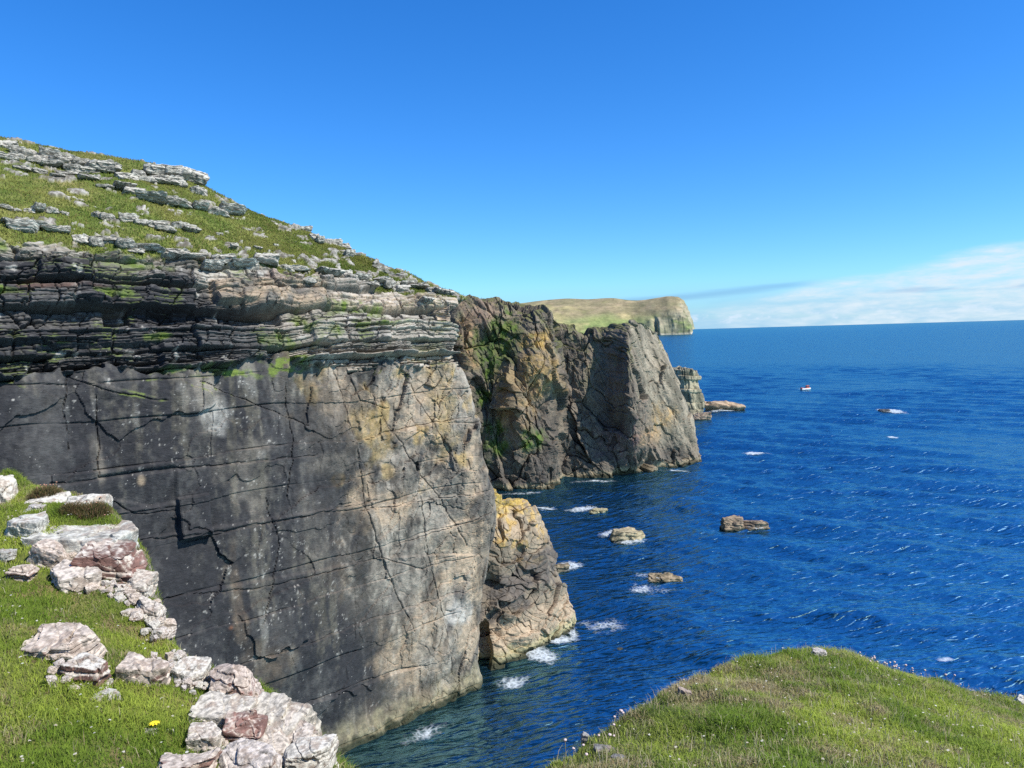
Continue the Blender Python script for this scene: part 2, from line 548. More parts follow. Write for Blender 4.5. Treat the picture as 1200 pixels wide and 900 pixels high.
# --- bedded zone
zt = Z + 0.22 * fbm(S / 9, X * 0, X * 0, 2, 51) + 0.035 * fbm(S / 0.7, Z / 0.4, X * 0, 2, 53)
L1 = layers(zt, S + 0.25 * fbm(S, Z / 0.8, X * 0, 2, 55), 61, 0.22, 1.9, 1.6, 7.0)
L2 = layers(zt + 0.4, S + 0.15 * fbm(S * 1.5, Z * 1.5, X * 0, 2, 56), 63, 0.12, 0.42, 0.6, 3.0)
sf_r, sf_t, sf_e = facets(S / 0.7, zt / 0.5, 58, 0.5)
along = vn(S / 3.2, L1['li'] * 7.7, X * 0, 59) + 0.5 * vn(S / 1.1, L1['li'] * 3.1, X * 0, 60)
dS = 0.50 * L1['lr'] + 0.42 * along + 0.30 * L1['br'] + 0.11 * L2['br'] + 0.13 * L2['lr'] + 0.3 * big + 0.035 * sf_r + 0.06 * sf_t
dS -= 0.28 * np.exp(-(L1['dz'] / 0.05) ** 2) + 0.26 * np.exp(-(L1['ds'] / 0.06) ** 2) + 0.12 * np.exp(-(L2['dz'] / 0.03) ** 2) + 0.10 * np.exp(-(L2['ds'] / 0.05) ** 2)
vj_r, vj_t, vj_e = facets((S + 0.12 * Z) / 1.9 + 0.15 * fbm(S / 0.6, Z / 0.6, X * 0, 2, 44), Z / 2.3, 45, 0.4)
dS += 0.20 * vj_r + 0.16 * vj_t - 0.30 * np.exp(-(vj_e / 0.035) ** 2) * (vj_r > -0.3)
dS += 0.04 * fbm(X / 0.3, Y / 0.3, Z / 0.3, 3, 57)
# --- turf slope
hr_, ht_, he_ = facets(S / 1.3, Z / 0.55, 73, 0.5)
rocky = ss(0.30, 0.36, fbm(S / 1.3, Z / 0.5, Y / 3, 4, 123, 0.6) + 0.40 * ss(14, 3, S) - 0.14)
dH = rocky * (0.16 + 0.14 * hr_ + 0.15 * ht_ - 0.12 * np.exp(-(he_ / 0.06) ** 2)) + 0.22 * fbm(X / 3, Y / 3, Z / 3, 4, 71) + 0.05 * fbm(X / 0.6, Y / 0.6, Z / 0.6, 3, 72)


def polyline_groove(pts, width, amp=1.0):
    q = [face_sz(*p) for p in pts]
    d2 = np.full(S.shape, 1e9)
    jx = S + 0.10 * fbm(S / 0.8, Z / 0.8, X * 0, 3, 170)
    jz = Z + 0.10 * fbm(S / 0.8, Z / 0.8, X * 0, 3, 171)
    for (a0, b0), (a1, b1) in zip(q[:-1], q[1:]):
        e0, e1 = a1 - a0, b1 - b0
        k = np.clip(((jx - a0) * e0 + (jz - b0) * e1) / (e0 * e0 + e1 * e1), 0, 1)
        d2 = np.minimum(d2, (jx - a0 - k * e0) ** 2 + (jz - b0 - k * e1) ** 2)
    wv = width * (0.6 + 0.7 * np.abs(vn(S * 0.9, Z * 0.9, X * 0, 172)))
    return amp * np.exp(-d2 / wv ** 2)


def face_sz(u, v):
    d_ = ray(u, v)
    nn = np.array([0.684, -0.729])
    k = ((A0 - CAM[:2]) @ nn) / (d_[:2] @ nn)
    p = CAM + d_ * k
    return float((p[:2] - A0) @ T), float(p[2])


def box_mask(u0, v0, u1, v1, soft=0.06):
    s1, z1 = face_sz(u0, v0)
    s0, z0 = face_sz(u1, v1)
    return ss(s0 - soft, s0 + soft, S) * ss(s1 + soft, s1 - soft, S) * ss(z0 - soft, z0 + soft, Z) * ss(z1 + soft, z1 - soft, Z)


def blob(u, v, ru, rv, seed=0, wob_=0.6, sc_=0.7):
    """Soft irregular patch on the face round the bit of rock seen at (u, v)."""
    s_, z_ = face_sz(u, v)
    s2, _ = face_sz(u + ru, v)
    _, z2 = face_sz(u, v + rv)
    q = ((S - s_) / abs(s2 - s_)) ** 2 + ((Z - z_) / abs(z2 - z_)) ** 2
    q = np.sqrt(q) + wob_ * fbm(S * sc_, Z * sc_, X * 0 + seed, 4, 90 + seed)
    mot = 0.45 + 0.55 * ss(-0.35, 0.35, fbm(S / 0.45, Z / 0.8, X * 0 + seed, 4, 140, 0.6))
    return ss(1.25, 0.35, q) * mot


# overhanging block with the dark undercut, and the jammed block lower down
ob_ = np.maximum(box_mask(276, 326, 352, 352, 0.10), 0.6 * box_mask(352, 330, 420, 354, 0.10)) * (0.8 + 0.2 * fbm(S / 0.9, Z / 0.6, X * 0, 3, 2))
dS = dS * (1 - 0.72 * ob_) + ob_ * (0.66 + 0.16 * sf_t + 0.10 * fbm(S / 0.8, Z / 0.5, X * 0, 3, 2))
dS += -0.9 * box_mask(140, 356, 356, 374, 0.12)
dS -= 0.5 * box_mask(0, 405, 200, 437, 0.15)
dS += 0.55 * box_mask(236, 424, 392, 446, 0.2)
sB, zB = face_sz(231, 606)
dF += 0.62 * box_mask(212, 586, 250, 627, 0.05) * np.clip(0.55 + 0.5 * (zB + 1.4 - Z) / 2.4, 0, 1.2)
dF -= 0.18 * box_mask(118, 560, 212, 590, 0.15) * (Lf['br'] > 0)
# cleft at the foot, beside the buttress
s_c, z_c = face_sz(548, 780)
low = ss(2.4, 0.3, Z)
dF += low * (0.5 + 0.35 * fbm(X / 1.5, Y / 1.5, Z / 1.5, 3, 4))     # barnacled foot
CRACKS = [([(60, 570), (160, 556), (270, 546), (378, 534)], .06), ([(150, 636), (223, 630), (330, 612), (420, 594), (450, 588)], .06), ([(316, 586), (330, 640), (318, 690), (306, 730)], .05),
          ([(404, 436), (425, 520), (437, 600), (452, 655), (470, 700), (486, 740)], .06), ([(85, 440), (80, 480), (84, 530)], .05), ([(84, 440), (140, 462), (200, 470)], .05),
          ([(118, 462), (122, 520), (118, 560)], .05), ([(196, 700), (300, 690), (400, 668), (452, 655)], .045), ([(280, 775), (360, 752), (460, 720), (556, 690)], .055), ([(430, 600), (500, 590), (574, 575)], .05),
          ([(440, 452), (480, 520), (520, 580), (548, 640)], .05), ([(490, 432), (520, 500), (545, 560)], .05), ([(420, 520), (480, 505), (560, 488)], .045), ([(500, 560), (505, 640), (520, 720), (530, 790)], .05),
          ([(340, 830), (420, 800), (500, 780)], .045), ([(130, 586), (160, 604), (210, 600)], .05), ([(346, 450), (352, 520), (340, 585)], .04), ([(470, 640), (530, 620), (572, 600)], .045),
          ([(452, 655), (500, 668), (560, 650)], .045), ([(420, 440), (432, 470), (470, 480)], .05), ([(240, 448), (300, 470), (372, 500)], .035)]
for pts_, wd_ in CRACKS:
    dF -= polyline_groove(pts_, wd_ * 0.85, 0.15)
    q0, q1 = face_sz(*pts_[0]), face_sz(*pts_[-1])
    e_ = np.array([q1[0] - q0[0], q1[1] - q0[1]])
    ln_ = np.linalg.norm(e_)
    side = ((S - q0[0]) * -e_[1] + (Z - q0[1]) * e_[0]) / ln_
    al_ = ((S - q0[0]) * e_[0] + (Z - q0[1]) * e_[1]) / ln_ ** 2
    dF += 0.07 * np.tanh(side / 0.05) * np.exp(-(side / 2.2) ** 2) * ss(-0.05, 0.1, al_) * ss(1.05, 0.9, al_)
disp = wF * dF + wS * dS + wH * dH
fade = ss(0, 0.4, RR)
B2 = B + n0 * (disp * fade)[..., None]
# drag the ledges: give every bed a touch of its own height noise
N2 = normals(B2)
N2 = N2 * np.sign((N2 * n0).sum(2, keepdims=True))
up = N2[..., 2]
# --- colours
nA = fbm(S / 2.2, Z / 5.0, X * 0, 5, 101)
nB = fbm(S / 0.8, Z / 0.8, X * 0, 4, 102)
nC = fbm(S / 5, Z / 5, X * 0, 4, 103)
strk = fbm(S / 0.55, Z / 7.0, X * 0, 4, 104)
black = np.array([0.021, 0.021, 0.023])
dgrey = np.array([0.056, 0.055, 0.053])
grey = np.array([0.225, 0.200, 0.160])
tan = np.array([0.33, 0.25, 0.165])
ochre = np.array([0.36, 0.25, 0.09])
pale = np.array([0.46, 0.44, 0.39])
nD = fbm(S / 0.3, Z / 0.45, X * 0, 4, 109, 0.6)
cF = mix(black, dgrey, ss(-0.5, 1.0, nA * 0.8 + 0.3 * strk + 0.7 * nD))
cF = mix(cF, [0.13, 0.115, 0.08], 0.45 * ss(0.15, 0.95, 0.6 * strk + 0.5 * nC + 0.4 * nD))
cF = mix(cF, pale * 0.45, 0.42 * ss(0.45, 0.95, strk * 0.8 + nB * 0.55) * ss(-0.2, 0.5, nC + 0.3))
spk = fbm(S / 0.16, Z / 0.16, X * 0, 3, 108, 0.6)
cF = mix(cF, pale * 0.8, 0.6 * ss(0.97, 1.12, spk + 0.5 * nB + 0.25 * nC))
rmask = ss(0.22, 1.05, right + 0.30 * nA * (0.4 + right) + 0.38 * nD + 0.34 * strk + 0.15 * nB) ** 1.4 * ss(0.0, 0.35, right)
cR = mix(grey * 0.55, grey * 1.15, ss(-0.7, 0.7, nA + 0.5 * nB))
cR = mix(cR, tan, 0.70 * ss(0.15, 0.75, nC + 0.45 * nB))
cR = mix(cR, black * 1.7, 0.75 * ss(0.3, 0.85, fbm(S / 1.3 + 0.35 * Z, Z / 4, X * 0, 4, 106)))
cR = mix(cR, ochre, 0.65 * ss(0.45, 0.9, fbm(S / 1.6, Z / 2.2, X * 0, 4, 107) + 0.25 * ss(14, 27, Z)) * ss(12, 20, Z))
cF = mix(cF, mix(cR * 0.36, dgrey * 1.2, 0.4 * ss(-0.4, 0.4, nD)), 0.85 * ss(0.0, 0.42, right + 0.12 * nA))
cF = mix(cF, cR, rmask)
for (u, v, ru, rv, col, k, sd_) in [(262, 488, 16, 24, pale * 0.7, .8, 1), (238, 460, 22, 38, grey * 1.25, .6, 2), (290, 560, 30, 50, grey * 0.8, .5, 3),
                                   (452, 510, 26, 36, ochre, .5, 4), (405, 470, 30, 34, tan * 0.8, .45, 5), (455, 588, 34, 30, tan, .8, 6),
                                   (545, 660, 26, 60, tan * 1.15, .75, 7), (485, 760, 40, 45, tan * 0.95, .7, 8), (470, 680, 34, 40, grey * 1.1, .5, 9),
                                   (370, 640, 16, 90, grey * 0.55, .45, 10), (278, 700, 8, 60, tan * 0.5, .55, 11), (120, 545, 8, 40, grey * 0.8, .6, 12),
                                   (170, 564, 6, 8, tan, .8, 13), (267, 734, 6, 5, np.array([.30, .12, .05]), .9, 14), (530, 470, 14, 60, ochre * 1.05, .5, 15),
                                   (555, 540, 10, 60, tan * 1.2, .7, 16), (380, 545, 50, 12, grey * 0.7, .5, 17), (310, 780, 30, 40, tan * 0.35, .5, 18),
                                   (480, 450, 40, 24, grey * 1.1, .6, 19), (540, 720, 16, 14, pale * .9, .7, 20)]:
    cF = mix(cF, col, k * blob(u, v, ru, rv, sd_))
tide = ss(2.6, 1.0, Z + 0.5 * nB) * ss(-0.4, 0.4, Z)
cF = mix(cF, [0.24, 0.21, 0.12], 0.7 * tide * (0.55 + 0.45 * ss(-0.3, 0.3, nD)))
cF = mix(cF, [0.035, 0.036, 0.018], ss(1.1, 0.4, Z + 0.35 * nB + 0.2 * nD))
# bedded zone: black risers on the left, grey and buff to the right, pale lichened tops
rs = ss(21, 8, S + 3.0 * nC + 3 * L1['b2'])
upz = ss(33.6, 35.6, Z + 1.0 * nC + 0.7 * L1['b2'])
cS = mix(mix(black, dgrey, ss(-0.3, 0.8, nA + 0.6 * L1['b2'])), mix(grey * 0.5, grey * 1.3, ss(-0.8, 0.8, nA + 0.7 * L1['b2'])), np.maximum(rs, upz * 0.95))
cS = mix(cS, tan, 0.7 * rs * ss(0.2, 0.7, L1['b2'] + 0.4 * nB))
cS = cS * (0.70 + 0.55 * ss(-1, 1, L2['br'] + 0.5 * L2['lr']))[..., None]
cS = mix(cS, [0.15, 0.07, 0.045], 0.5 * ss(0.55, 0.9, fbm(S / 2.5, Z / 0.8, X * 0, 3, 118) + 0.3 * L1['b2']) * (1 - rs) * ss(32, 34, Z))
cS = mix(cS, pale * 0.8, 0.5 * ss(0.35, 0.8, up + 0.3 * nB) * (0.25 + 0.75 * np.maximum(upz, rs)))
cS = mix(cS, pale * 0.95, 0.6 * ss(0.62, 0.95, nB + 0.3 * fbm(S / 0.3, Z / 0.3, X * 0, 2, 115)) * (0.4 + 0.6 * (1 - rs)))
green = np.array([0.095, 0.130, 0.024])
gm = 0
for (u, v, ru, rv, sd_) in [(345, 431, 34, 9, 31), (260, 434, 26, 5, 32), (300, 437, 70, 5, 44), (345, 428, 40, 14, 45), (410, 392, 14, 8, 46), (343, 400, 22, 10, 33), (378, 378, 10, 24, 34), (430, 355, 22, 8, 35), (468, 379, 36, 8, 36),
                            (195, 396, 20, 5, 37), (190, 305, 40, 7, 38), (10, 282, 22, 8, 39), (15, 337, 24, 5, 40), (150, 340, 30, 5, 41), (470, 360, 30, 6, 42), (205, 435, 30, 4, 43)]:
    gm = np.maximum(gm, blob(u, v, ru, rv, sd_, 0.5, 1.3))
gm = np.maximum(gm, 0.75 * ss(0.45, 0.8, up + 0.3 * nC) * ss(0.25, 0.55, fbm(X / 1.5, Y / 1.5, Z / 1.5, 3, 117)))
obm = box_mask(272, 322, 424, 355, 0.25) * ss(-0.6, 0.2, nB + 0.4)
cS = mix(cS, mix(grey * 0.55, tan * 0.95, ss(-0.6, 0.6, nB)), 0.8 * obm)
cS = mix(cS, green * 1.1, gm * (1 - obm))
# turf
hN = fbm(X / 2.5, Y / 2.5, Z / 2.5, 4, 121)
hN2 = fbm(X / 7, Y / 7, Z / 7, 3, 122)
cH = mix([0.085, 0.120, 0.024], [0.155, 0.165, 0.045], ss(-0.6, 0.6, hN))
cH = mix(cH, [0.16, 0.135, 0.06], 0.5 * ss(0.2, 0.8, hN2 + 0.4 * hN))
rockspots = rocky
cH = mix(cH, mix(grey * 0.45, pale * 0.75, ss(-0.5, 0.6, fbm(X / 0.35, Y / 0.35, Z / 0.2, 4, 124, 0.65))), 0.95 * rockspots)
tuft = gm * ss(-0.3, 0.4, fbm(X / 0.5, Y / 0.5, Z / 0.35, 3, 119))
cF = mix(cF, green * 1.15, np.clip(tuft * 1.2, 0, 1) * ss(26.0, 27.0, Z))
colr = cF * wF[..., None] + cS * wS[..., None] + cH * wH[..., None]
nr, nc = B2.shape[:2]
q = grid_quads(nr, nc)
rq = np.repeat(np.arange(nr - 1), nc - 1)
hill_row = int(np.searchsorted(tr, 10.80))
isH = rq >= hill_row
Vall = B2.reshape(-1, 3)
call = colr.reshape(-1, 3)
used = nc * (hill_row + 1)
cl = mesh_obj('cliff', Vall[:used], q[~isH], mat=M_CLIFF, col=call[:used], smooth=False)
tag(cl, 'dark bedded sea cliff with a smooth black lower face and ledged top', kind='structure')
off = nc * hill_row
hl = mesh_obj('hill', Vall[off:], q[isH] - off, mat=M_HILL, col=call[off:])
tag(hl, 'grassy slope with outcrops above the dark cliff', kind='structure')
HILL = (B2, hill_row, N2, S, wH * (1 - rocky))

# ------------------------------------------------------------------ buttress at the end of the face
bc = [[(556, 808, 62.8), (556, 752, 64.5), (560, 690, 66.2), (566, 640, 67), (572, 583, 68.8)],
      [(565, 803, 63.6), (566, 750, 65.6), (570, 690, 67), (575, 640, 67.6), (580, 578, 69)],
      [(585, 795, 64.5), (588, 745, 65.8), (590, 690, 66.8), (591, 640, 67.8), (589, 588, 70)],
      [(620, 776, 67.3), (619, 735, 67.6), (613, 685, 68.3), (609, 640, 69.2), (602, 586, 71)],
      [(648, 761, 70), (645, 728, 69.8), (637, 688, 70.3), (629, 646, 70.8), (621, 593, 72)],
      [(667, 746, 72.8), (664, 720, 73), (656, 686, 74), (645, 648, 74.6), (633, 609, 75)]]
cols = []
for c in bc:
    pts = [at(*p) for p in c]
    base = pts[0].copy()
    base[2] = -4
    ridge_ = pts[-1] + np.array([-0.4, 2.0, 0.2])
    cols.append([base] + pts + [ridge_, ridge_ + np.array([-1.5, 4, -3.0]), ridge_ + np.array([-3, 7, -16])])
last = cols[-1]
cols.append([p + np.array([-0.6, 2.8, -0.3 if i > 3 else 0]) for i, p in enumerate(last)])
cols.append([p + np.array([-5.0, 7.0, -1 if i > 3 else 0]) for i, p in enumerate(last)])
P = np.array(cols).transpose(1, 0, 2)
B, tr, tc_, n0 = net(P, [6, 60, 75, 75, 75, 40, 12, 8], [26, 60, 80, 80, 75, 34, 20])
n0 = n0 * np.sign(-np.median(n0[60:200, 60:200, 1]))
X, Y, Z = B[..., 0], B[..., 1], B[..., 2]
sb_ = X * 0.6 + Y * 0.5
wx_, wz_ = 0.35 * fbm(X / 2, Y / 2, Z / 2, 3, 201), 0.35 * fbm(X / 2, Y / 2, Z / 2, 3, 202)
f1r, f1t, f1e = facets((sb_ - 0.35 * Z) / 2.3 + wx_, (Z + 0.4 * sb_) / 2.0 + wz_, 203, 0.7)
f2r, f2t, f2e = facets((sb_ - 0.2 * Z) / 0.8 + wx_, (Z + 0.3 * sb_) / 0.7 + wz_, 207, 0.6)
dd = 0.75 * fbm(X / 4.5, Y / 4.5, Z / 4.5, 3, 204) + 0.28 * f1r + 0.42 * f1t - 0.25 * np.exp(-(f1e / 0.035) ** 2) * (f1r > -0.5)
dd += 0.07 * f2r + 0.12 * f2t - 0.08 * np.exp(-(f2e / 0.06) ** 2)
dd += 0.10 * ridge(X / 1.2, Y / 1.2, Z / 1.2, 3, 205) + 0.05 * fbm(X / 0.4, Y / 0.4, Z / 0.4, 3, 206)
cave = at(566, 762, 65.3)
qd = np.sqrt(((X - cave[0]) / 0.75) ** 2 + ((Y - cave[1]) / 2.2) ** 2 + ((Z - cave[2] + 0.4) / 2.6) ** 2)
dd -= 2.0 * ss(1.2, 0.7, qd + 0.15 * fbm(X, Y, Z, 2, 208))
B2 = B + n0 * dd[..., None]
N2 = normals(B2)
N2 = N2 * np.sign((N2 * n0).sum(2, keepdims=True))
n1_ = fbm(X / 2.5, Y / 2.5, Z / 2.5, 4, 211)
n2_ = fbm(X / 0.8, Y / 0.8, Z / 0.8, 4, 212)
cb = mix(np.array([0.15, 0.125, 0.09]), np.array([0.34, 0.26, 0.17]), ss(-0.6, 0.6, n1_ + 0.4 * n2_))
cb = mix(cb, [0.055, 0.052, 0.050], 0.85 * ss(-0.1, 0.5, n1_ * 0.7 + 0.35 * n2_ + 0.8 * np.exp(-((Z - 6.8) / 2.8) ** 2) - 0.35))
cb = mix(cb, [0.40, 0.30, 0.20], 0.6 * ss(4.2, 3.0, Z + 0.8 * n1_))
cb = mix(cb, [0.40, 0.28, 0.06], 0.85 * ss(12.2, 14.2, Z + 0.9 * n1_ + 0.9 * n2_) * ss(-0.5, 0.2, fbm(X / 0.35, Y / 0.35, Z / 0.35, 3, 213) + 0.15))
cb = mix(cb, [0.40, 0.26, 0.08], 0.75 * ss(0.15, 0.7, n2_ + 0.3 * n1_) * ss(7, 11, Z))
cb = mix(cb, [0.30, 0.27, 0.14], 0.8 * ss(2.0, 0.8, Z + 0.4 * n2_))
cb = mix(cb, [0.035, 0.035, 0.018], ss(1.0, 0.4, Z + 0.3 * n2_))
bo = mesh_obj('rock_buttress', B2, grid_quads(*B2.shape[:2]), mat=M_CLIFF, col=cb, smooth=False)
tag(bo, 'tan buttress with yellow lichen at the foot of the cliff', kind='structure')

# ------------------------------------------------------------------ headland across the cove
hc = [
    [(505, 580, 140), (505, 540, 140.5), (505, 500, 141), (505, 460, 142), (505, 420, 143), (505, 390, 144), (505, 349, 148)],
    [(545, 580, 140), (545, 540, 140.5), (545, 500, 141), (545, 460, 142), (545, 420, 143), (545, 390, 144), (545, 352, 149)],
    [(566, 579, 139.6), (566, 540, 141), (566, 500, 143), (566, 460, 145), (566, 420, 145), (566, 390, 146), (566, 354, 150)],
    [(588, 579, 139.6), (586, 545, 140.5), (585, 500, 143.5), (585, 460, 145), (582, 420, 146), (580, 390, 147), (580, 355.5, 151)],
    [(612, 578, 139.4), (609, 545, 139.4), (607, 500, 140), (606, 460, 141), (605, 420, 143.5), (603, 390, 147), (601, 358, 151)],
    [(640, 576, 140), (638, 545, 140.2), (636, 510, 141), (634, 470, 141.5), (633, 430, 142.5), (632, 395, 146), (626, 365, 150)],
    [(657, 572, 142.7), (655, 545, 143), (652, 510, 144), (650, 470, 145), (650, 430, 146), (649, 400, 148), (643, 371, 151)],
    [(663, 564, 149), (662, 545, 150.5), (660, 510, 152), (659, 470, 153), (658, 430, 154), (657, 400, 155), (655, 384, 156)],
    [(690, 562, 150), (688, 540, 151), (686, 505, 152.5), (684, 470, 153.5), (684, 435, 154), (684, 410, 155), (683, 392, 156)],
    [(715, 562, 150), (714, 540, 150.4), (713, 505, 151.3), (712, 470, 152.5), (711, 435, 153.5), (709, 410, 154.5), (706, 390, 156)],
    [(750, 558, 152), (747, 535, 149), (744, 500, 147), (741, 465, 146.5), (738, 430, 147), (737, 405, 149), (738, 381, 152)],
    [(776, 552, 157), (773, 532, 156), (769, 500, 155.5), (765, 465, 156), (760, 435, 157), (757, 410, 158), (756, 381, 159)],
    [(803, 549, 160), (801, 530, 160), (796, 500, 160), (790, 470, 161), (782, 440, 162), (775, 415, 163), (766, 390, 164)],
    [(818, 546, 163), (816, 525, 164), (811, 497, 166), (803, 470, 168), (792, 440, 169), (781, 413, 170), (770, 394, 171)]]
cols = []
for k, c in enumerate(hc):
    pts = [at(*p) for p in c]
    base = pts[0].copy()
    base[2] = -5
    tp = pts[-1]
    if k < 6:
        bk = [tp + np.array([0, 12, -0.8]), tp + np.array([0, 45, -12])]
    else:
        bk = [tp + np.array([0.3, 4, -1.0]), tp + np.array([2, 22, -22])]
    cols.append([base] + pts + bk)
last = cols[-1]
cols.append([p + np.array([-1.5, 9, -0.5 if i > 3 else 0]) for i, p in enumerate(last)])
cols.append([p + np.array([-26, 40, -2 if i > 3 else 0]) for i, p in enumerate(last)])
P = np.array(cols).transpose(1, 0, 2)
B, tr, tc_, n0 = net(P, [6, 42, 50, 50, 50, 42, 48, 20, 8], [24, 26, 28, 34, 42, 28, 16, 40, 40, 46, 40, 44, 26, 14, 10])
n0 = n0 * np.sign(-np.median(n0[60:200, 60:300, 1]))
X, Y, Z = B[..., 0], B[..., 1], B[..., 2]
wx = fbm(X / 6, Y / 6, Z / 6, 3, 301)
lean_ = X + 0.30 * Z
wy_ = 0.35 * fbm(X / 5, Y / 5, Z / 8, 3, 302)
f1r, f1t, f1e = facets((lean_ + 0.4 * Y) / 5.2 + wy_, Z / 9.5 + 0.3 * wx, 303, 0.8)
f2r, f2t, f2e = facets((lean_ + 0.4 * Y) / 1.9 + wy_, (Z - 0.2 * X) / 3.2 + 0.4 * wx, 309, 0.7)
f3r, f3t, f3e = facets((lean_ + 0.4 * Y) / 0.8 + wy_, Z / 1.1 + 0.4 * wx, 310, 0.6)
dd = 1.2 * fbm(X / 9, Y / 9, Z / 16, 3, 304) + 0.75 * f1r + 1.3 * f1t - 0.55 * np.exp(-(f1e / 0.03) ** 2)
dd += 0.26 * f2r + 0.42 * f2t - 0.25 * np.exp(-(f2e / 0.05) ** 2) * (f1r > -0.3) + 0.12 * f3r + 0.20 * f3t
dd += 0.55 * ridge((lean_) / 4.6, Z / 16, Y / 8, 3, 305) * ss(2, 10, Z)
dd += 0.14 * fbm(X / 1.0, Y / 1.0, Z / 1.0, 4, 306)
slab = ss(30, 33, X + 0.25 * Z) * ss(4, 9, Z + 0.15 * X - 4)
midp = ss(14, 18, X)
dd *= (1 - 0.40 * slab) * (1 - 0.30 * midp)
dd -= 0.45 * np.exp(-(((X - 30 + 0.62 * (Z - 20)) / 0.5) ** 2)) * slab
dd *= 0.25 + 0.75 * ss(0, 1.2, np.repeat(tr[:, None], B.shape[1], 1))
B2 = B + n0 * dd[..., None]
N2 = normals(B2)
N2 = N2 * np.sign((N2 * n0).sum(2, keepdims=True))


def blob3(u, v, Yd, rx, rz, seed, wob_=0.6):
    c = at(u, v, Yd)
    q = np.sqrt(((X - c[0]) / rx) ** 2 + ((Z - c[2]) / rz) ** 2)
    mot = 0.30 + 0.70 * ss(-0.25, 0.25, fbm(X / 0.9, Y / 0.9, Z / 1.2, 4, 360 + seed, 0.65))
    return ss(1.25, 0.35, q + wob_ * fbm(X / 2.5, Y / 2.5, Z / 2.5, 4, 330 + seed)) * mot


n1_ = fbm(X / 5, Y / 5, Z / 9, 4, 311)
n2_ = fbm(X / 1.6, Y / 1.6, Z / 2.4, 4, 312)
n3_ = fbm(lean_ / 0.9, Y / 3, Z / 8, 4, 313)
cb = mix(np.array([0.070, 0.064, 0.056]), np.array([0.165, 0.143, 0.112]), ss(-0.7, 0.7, n1_ + 0.5 * n2_))
cb = mix(cb, [0.11, 0.12, 0.07], 0.6 * ss(0.1, 0.7, n2_ + 0.3 * n3_) * ss(12, 22, Z))
cb = mix(cb, mix(np.array([0.12, 0.112, 0.085]), np.array([0.27, 0.245, 0.19]), ss(-0.6, 0.6, 0.6 * n3_ + 0.6 * fbm((X + 0.75 * Z) / 1.4, Y / 5, (Z - 0.75 * X) / 14, 4, 314))), slab)
for (u, v, Yd, rx, rz, col, k, sd_) in [(606, 470, 140, 5, 9, np.array([.30, .22, .11]), .6, 1), (628, 398, 146, 3.0, 2.2, np.array([.38, .26, .07]), .8, 2), (635, 440, 143, 4, 5, np.array([.33, .23, .08]), .6, 3),
                                       (560, 375, 147, 4.5, 4.5, np.array([.24, .17, .13]), .8, 4), (575, 365, 150, 5, 3, np.array([.22, .17, .13]), .6, 5), (725, 515, 151, 5, 4, np.array([.17, .11, .105]), .8, 6),
                                       (776, 492, 157, 3.5, 3.0, np.array([.36, .25, .11]), .75, 7), (765, 510, 156, 5, 2, np.array([.30, .21, .12]), .6, 8), (547, 400, 144, 2.2, 8, np.array([.30, .20, .10]), .7, 9),
                                       (690, 520, 151, 6, 7, np.array([.085, .078, .072]), .6, 10), (610, 555, 139, 12, 4, np.array([.07, .065, .06]), .75, 11)]:
    cb = mix(cb, col, k * blob3(u, v, Yd, rx, rz, sd_))
for (u, v, Yd, rx, rz, sd_) in [(580, 415, 146, 3.6, 8, 21), (568, 465, 145, 3.2, 2.5, 22), (570, 510, 143, 4.5, 4, 23), (622, 512, 141, 2.8, 2.2, 24), (592, 395, 147, 4, 5, 25), (590, 525, 142, 4, 1.6, 26)]:
    cb = mix(cb, mix(np.array([0.030, 0.060, 0.014]), np.array([0.07, 0.12, 0.02]), ss(-0.5, 0.5, n2_)), 1.0 * blob3(u, v, Yd, rx, rz, sd_))
cb = mix(cb, [0.085, 0.10, 0.03], ss(0.55, 0.85, N2[..., 2] + 0.2 * n2_) * ss(18, 28, Z) * 0.8)
cb = mix(cb, [0.28, 0.24, 0.16], 0.8 * ss(1.9, 0.9, Z + 0.5 * n2_))
cb = mix(cb, [0.035, 0.035, 0.02], ss(1.2, 0.5, Z + 0.3 * n2_))
cb = cb * np.array([1.07, 1.0, 0.92])
ho = mesh_obj('headland', B2, grid_quads(*B2.shape[:2]), mat=M_FAR, col=cb, smooth=False)
tag(ho, 'fractured brown headland with ochre and green patches across the cove', kind='structure')

# ------------------------------------------------------------------ far headland, four kilometres off
FD = 4400.0


def farp(u, v, Y):
    p = at(u, v, Y)
    return p


fu = [540, 575, 610, 640, 665, 690, 715, 740, 755, 770, 782, 793, 799, 804, 808, 811]
ftop = [358.5, 358, 355.2, 351.6, 349.8, 350.6, 349.4, 352.2, 351.6, 349.2, 347.6, 348.4, 353, 363, 374, 386]
fmid = [372, 374, 376, 378, 380, 381, 382, 383, 379, 372, 366, 364, 366, 372, 380, 388]
cols = []
for u, a, b in zip(fu, ftop, fmid):
    sea = 391.7 - 0.0283 * (u - 600) + 5.4
    bx = at_z(u, sea, 0.0)
    f = FD / bx[1]
    base = at_z(u, 391.7 - 0.0283 * (u - 600) + 30 / FD * F, 0.0)
    gap = np.interp(u, [540, 740, 770, 800, 811], [800, 560, 430, 340, 300])
    md = at(u, b, base[1] + gap * 0.18)
    m2 = at(u, a * 0.6 + b * 0.4, base[1] + gap * 0.55)
    tp = at(u, a, base[1] + gap)
    low = base.copy()
    low[2] = -30
    cols.append([low, base, base * 0.45 + md * 0.55 + np.array([0, -gap * 0.02, 0]), md, m2, tp, tp + np.array([0, 500, -20]), tp + np.array([0, 1500, -150])])
P = np.array(cols).transpose(1, 0, 2)
B, tr, tc_, n0 = net(P, [2, 16, 16, 24, 24, 8, 3], [14, 14, 14, 14, 14, 14, 16, 14, 16, 14, 14, 12, 10, 10, 8])
n0 = n0 * np.sign(-np.median(n0[5:60, 20:150, 1]))
X, Y, Z = B[..., 0], B[..., 1], B[..., 2]
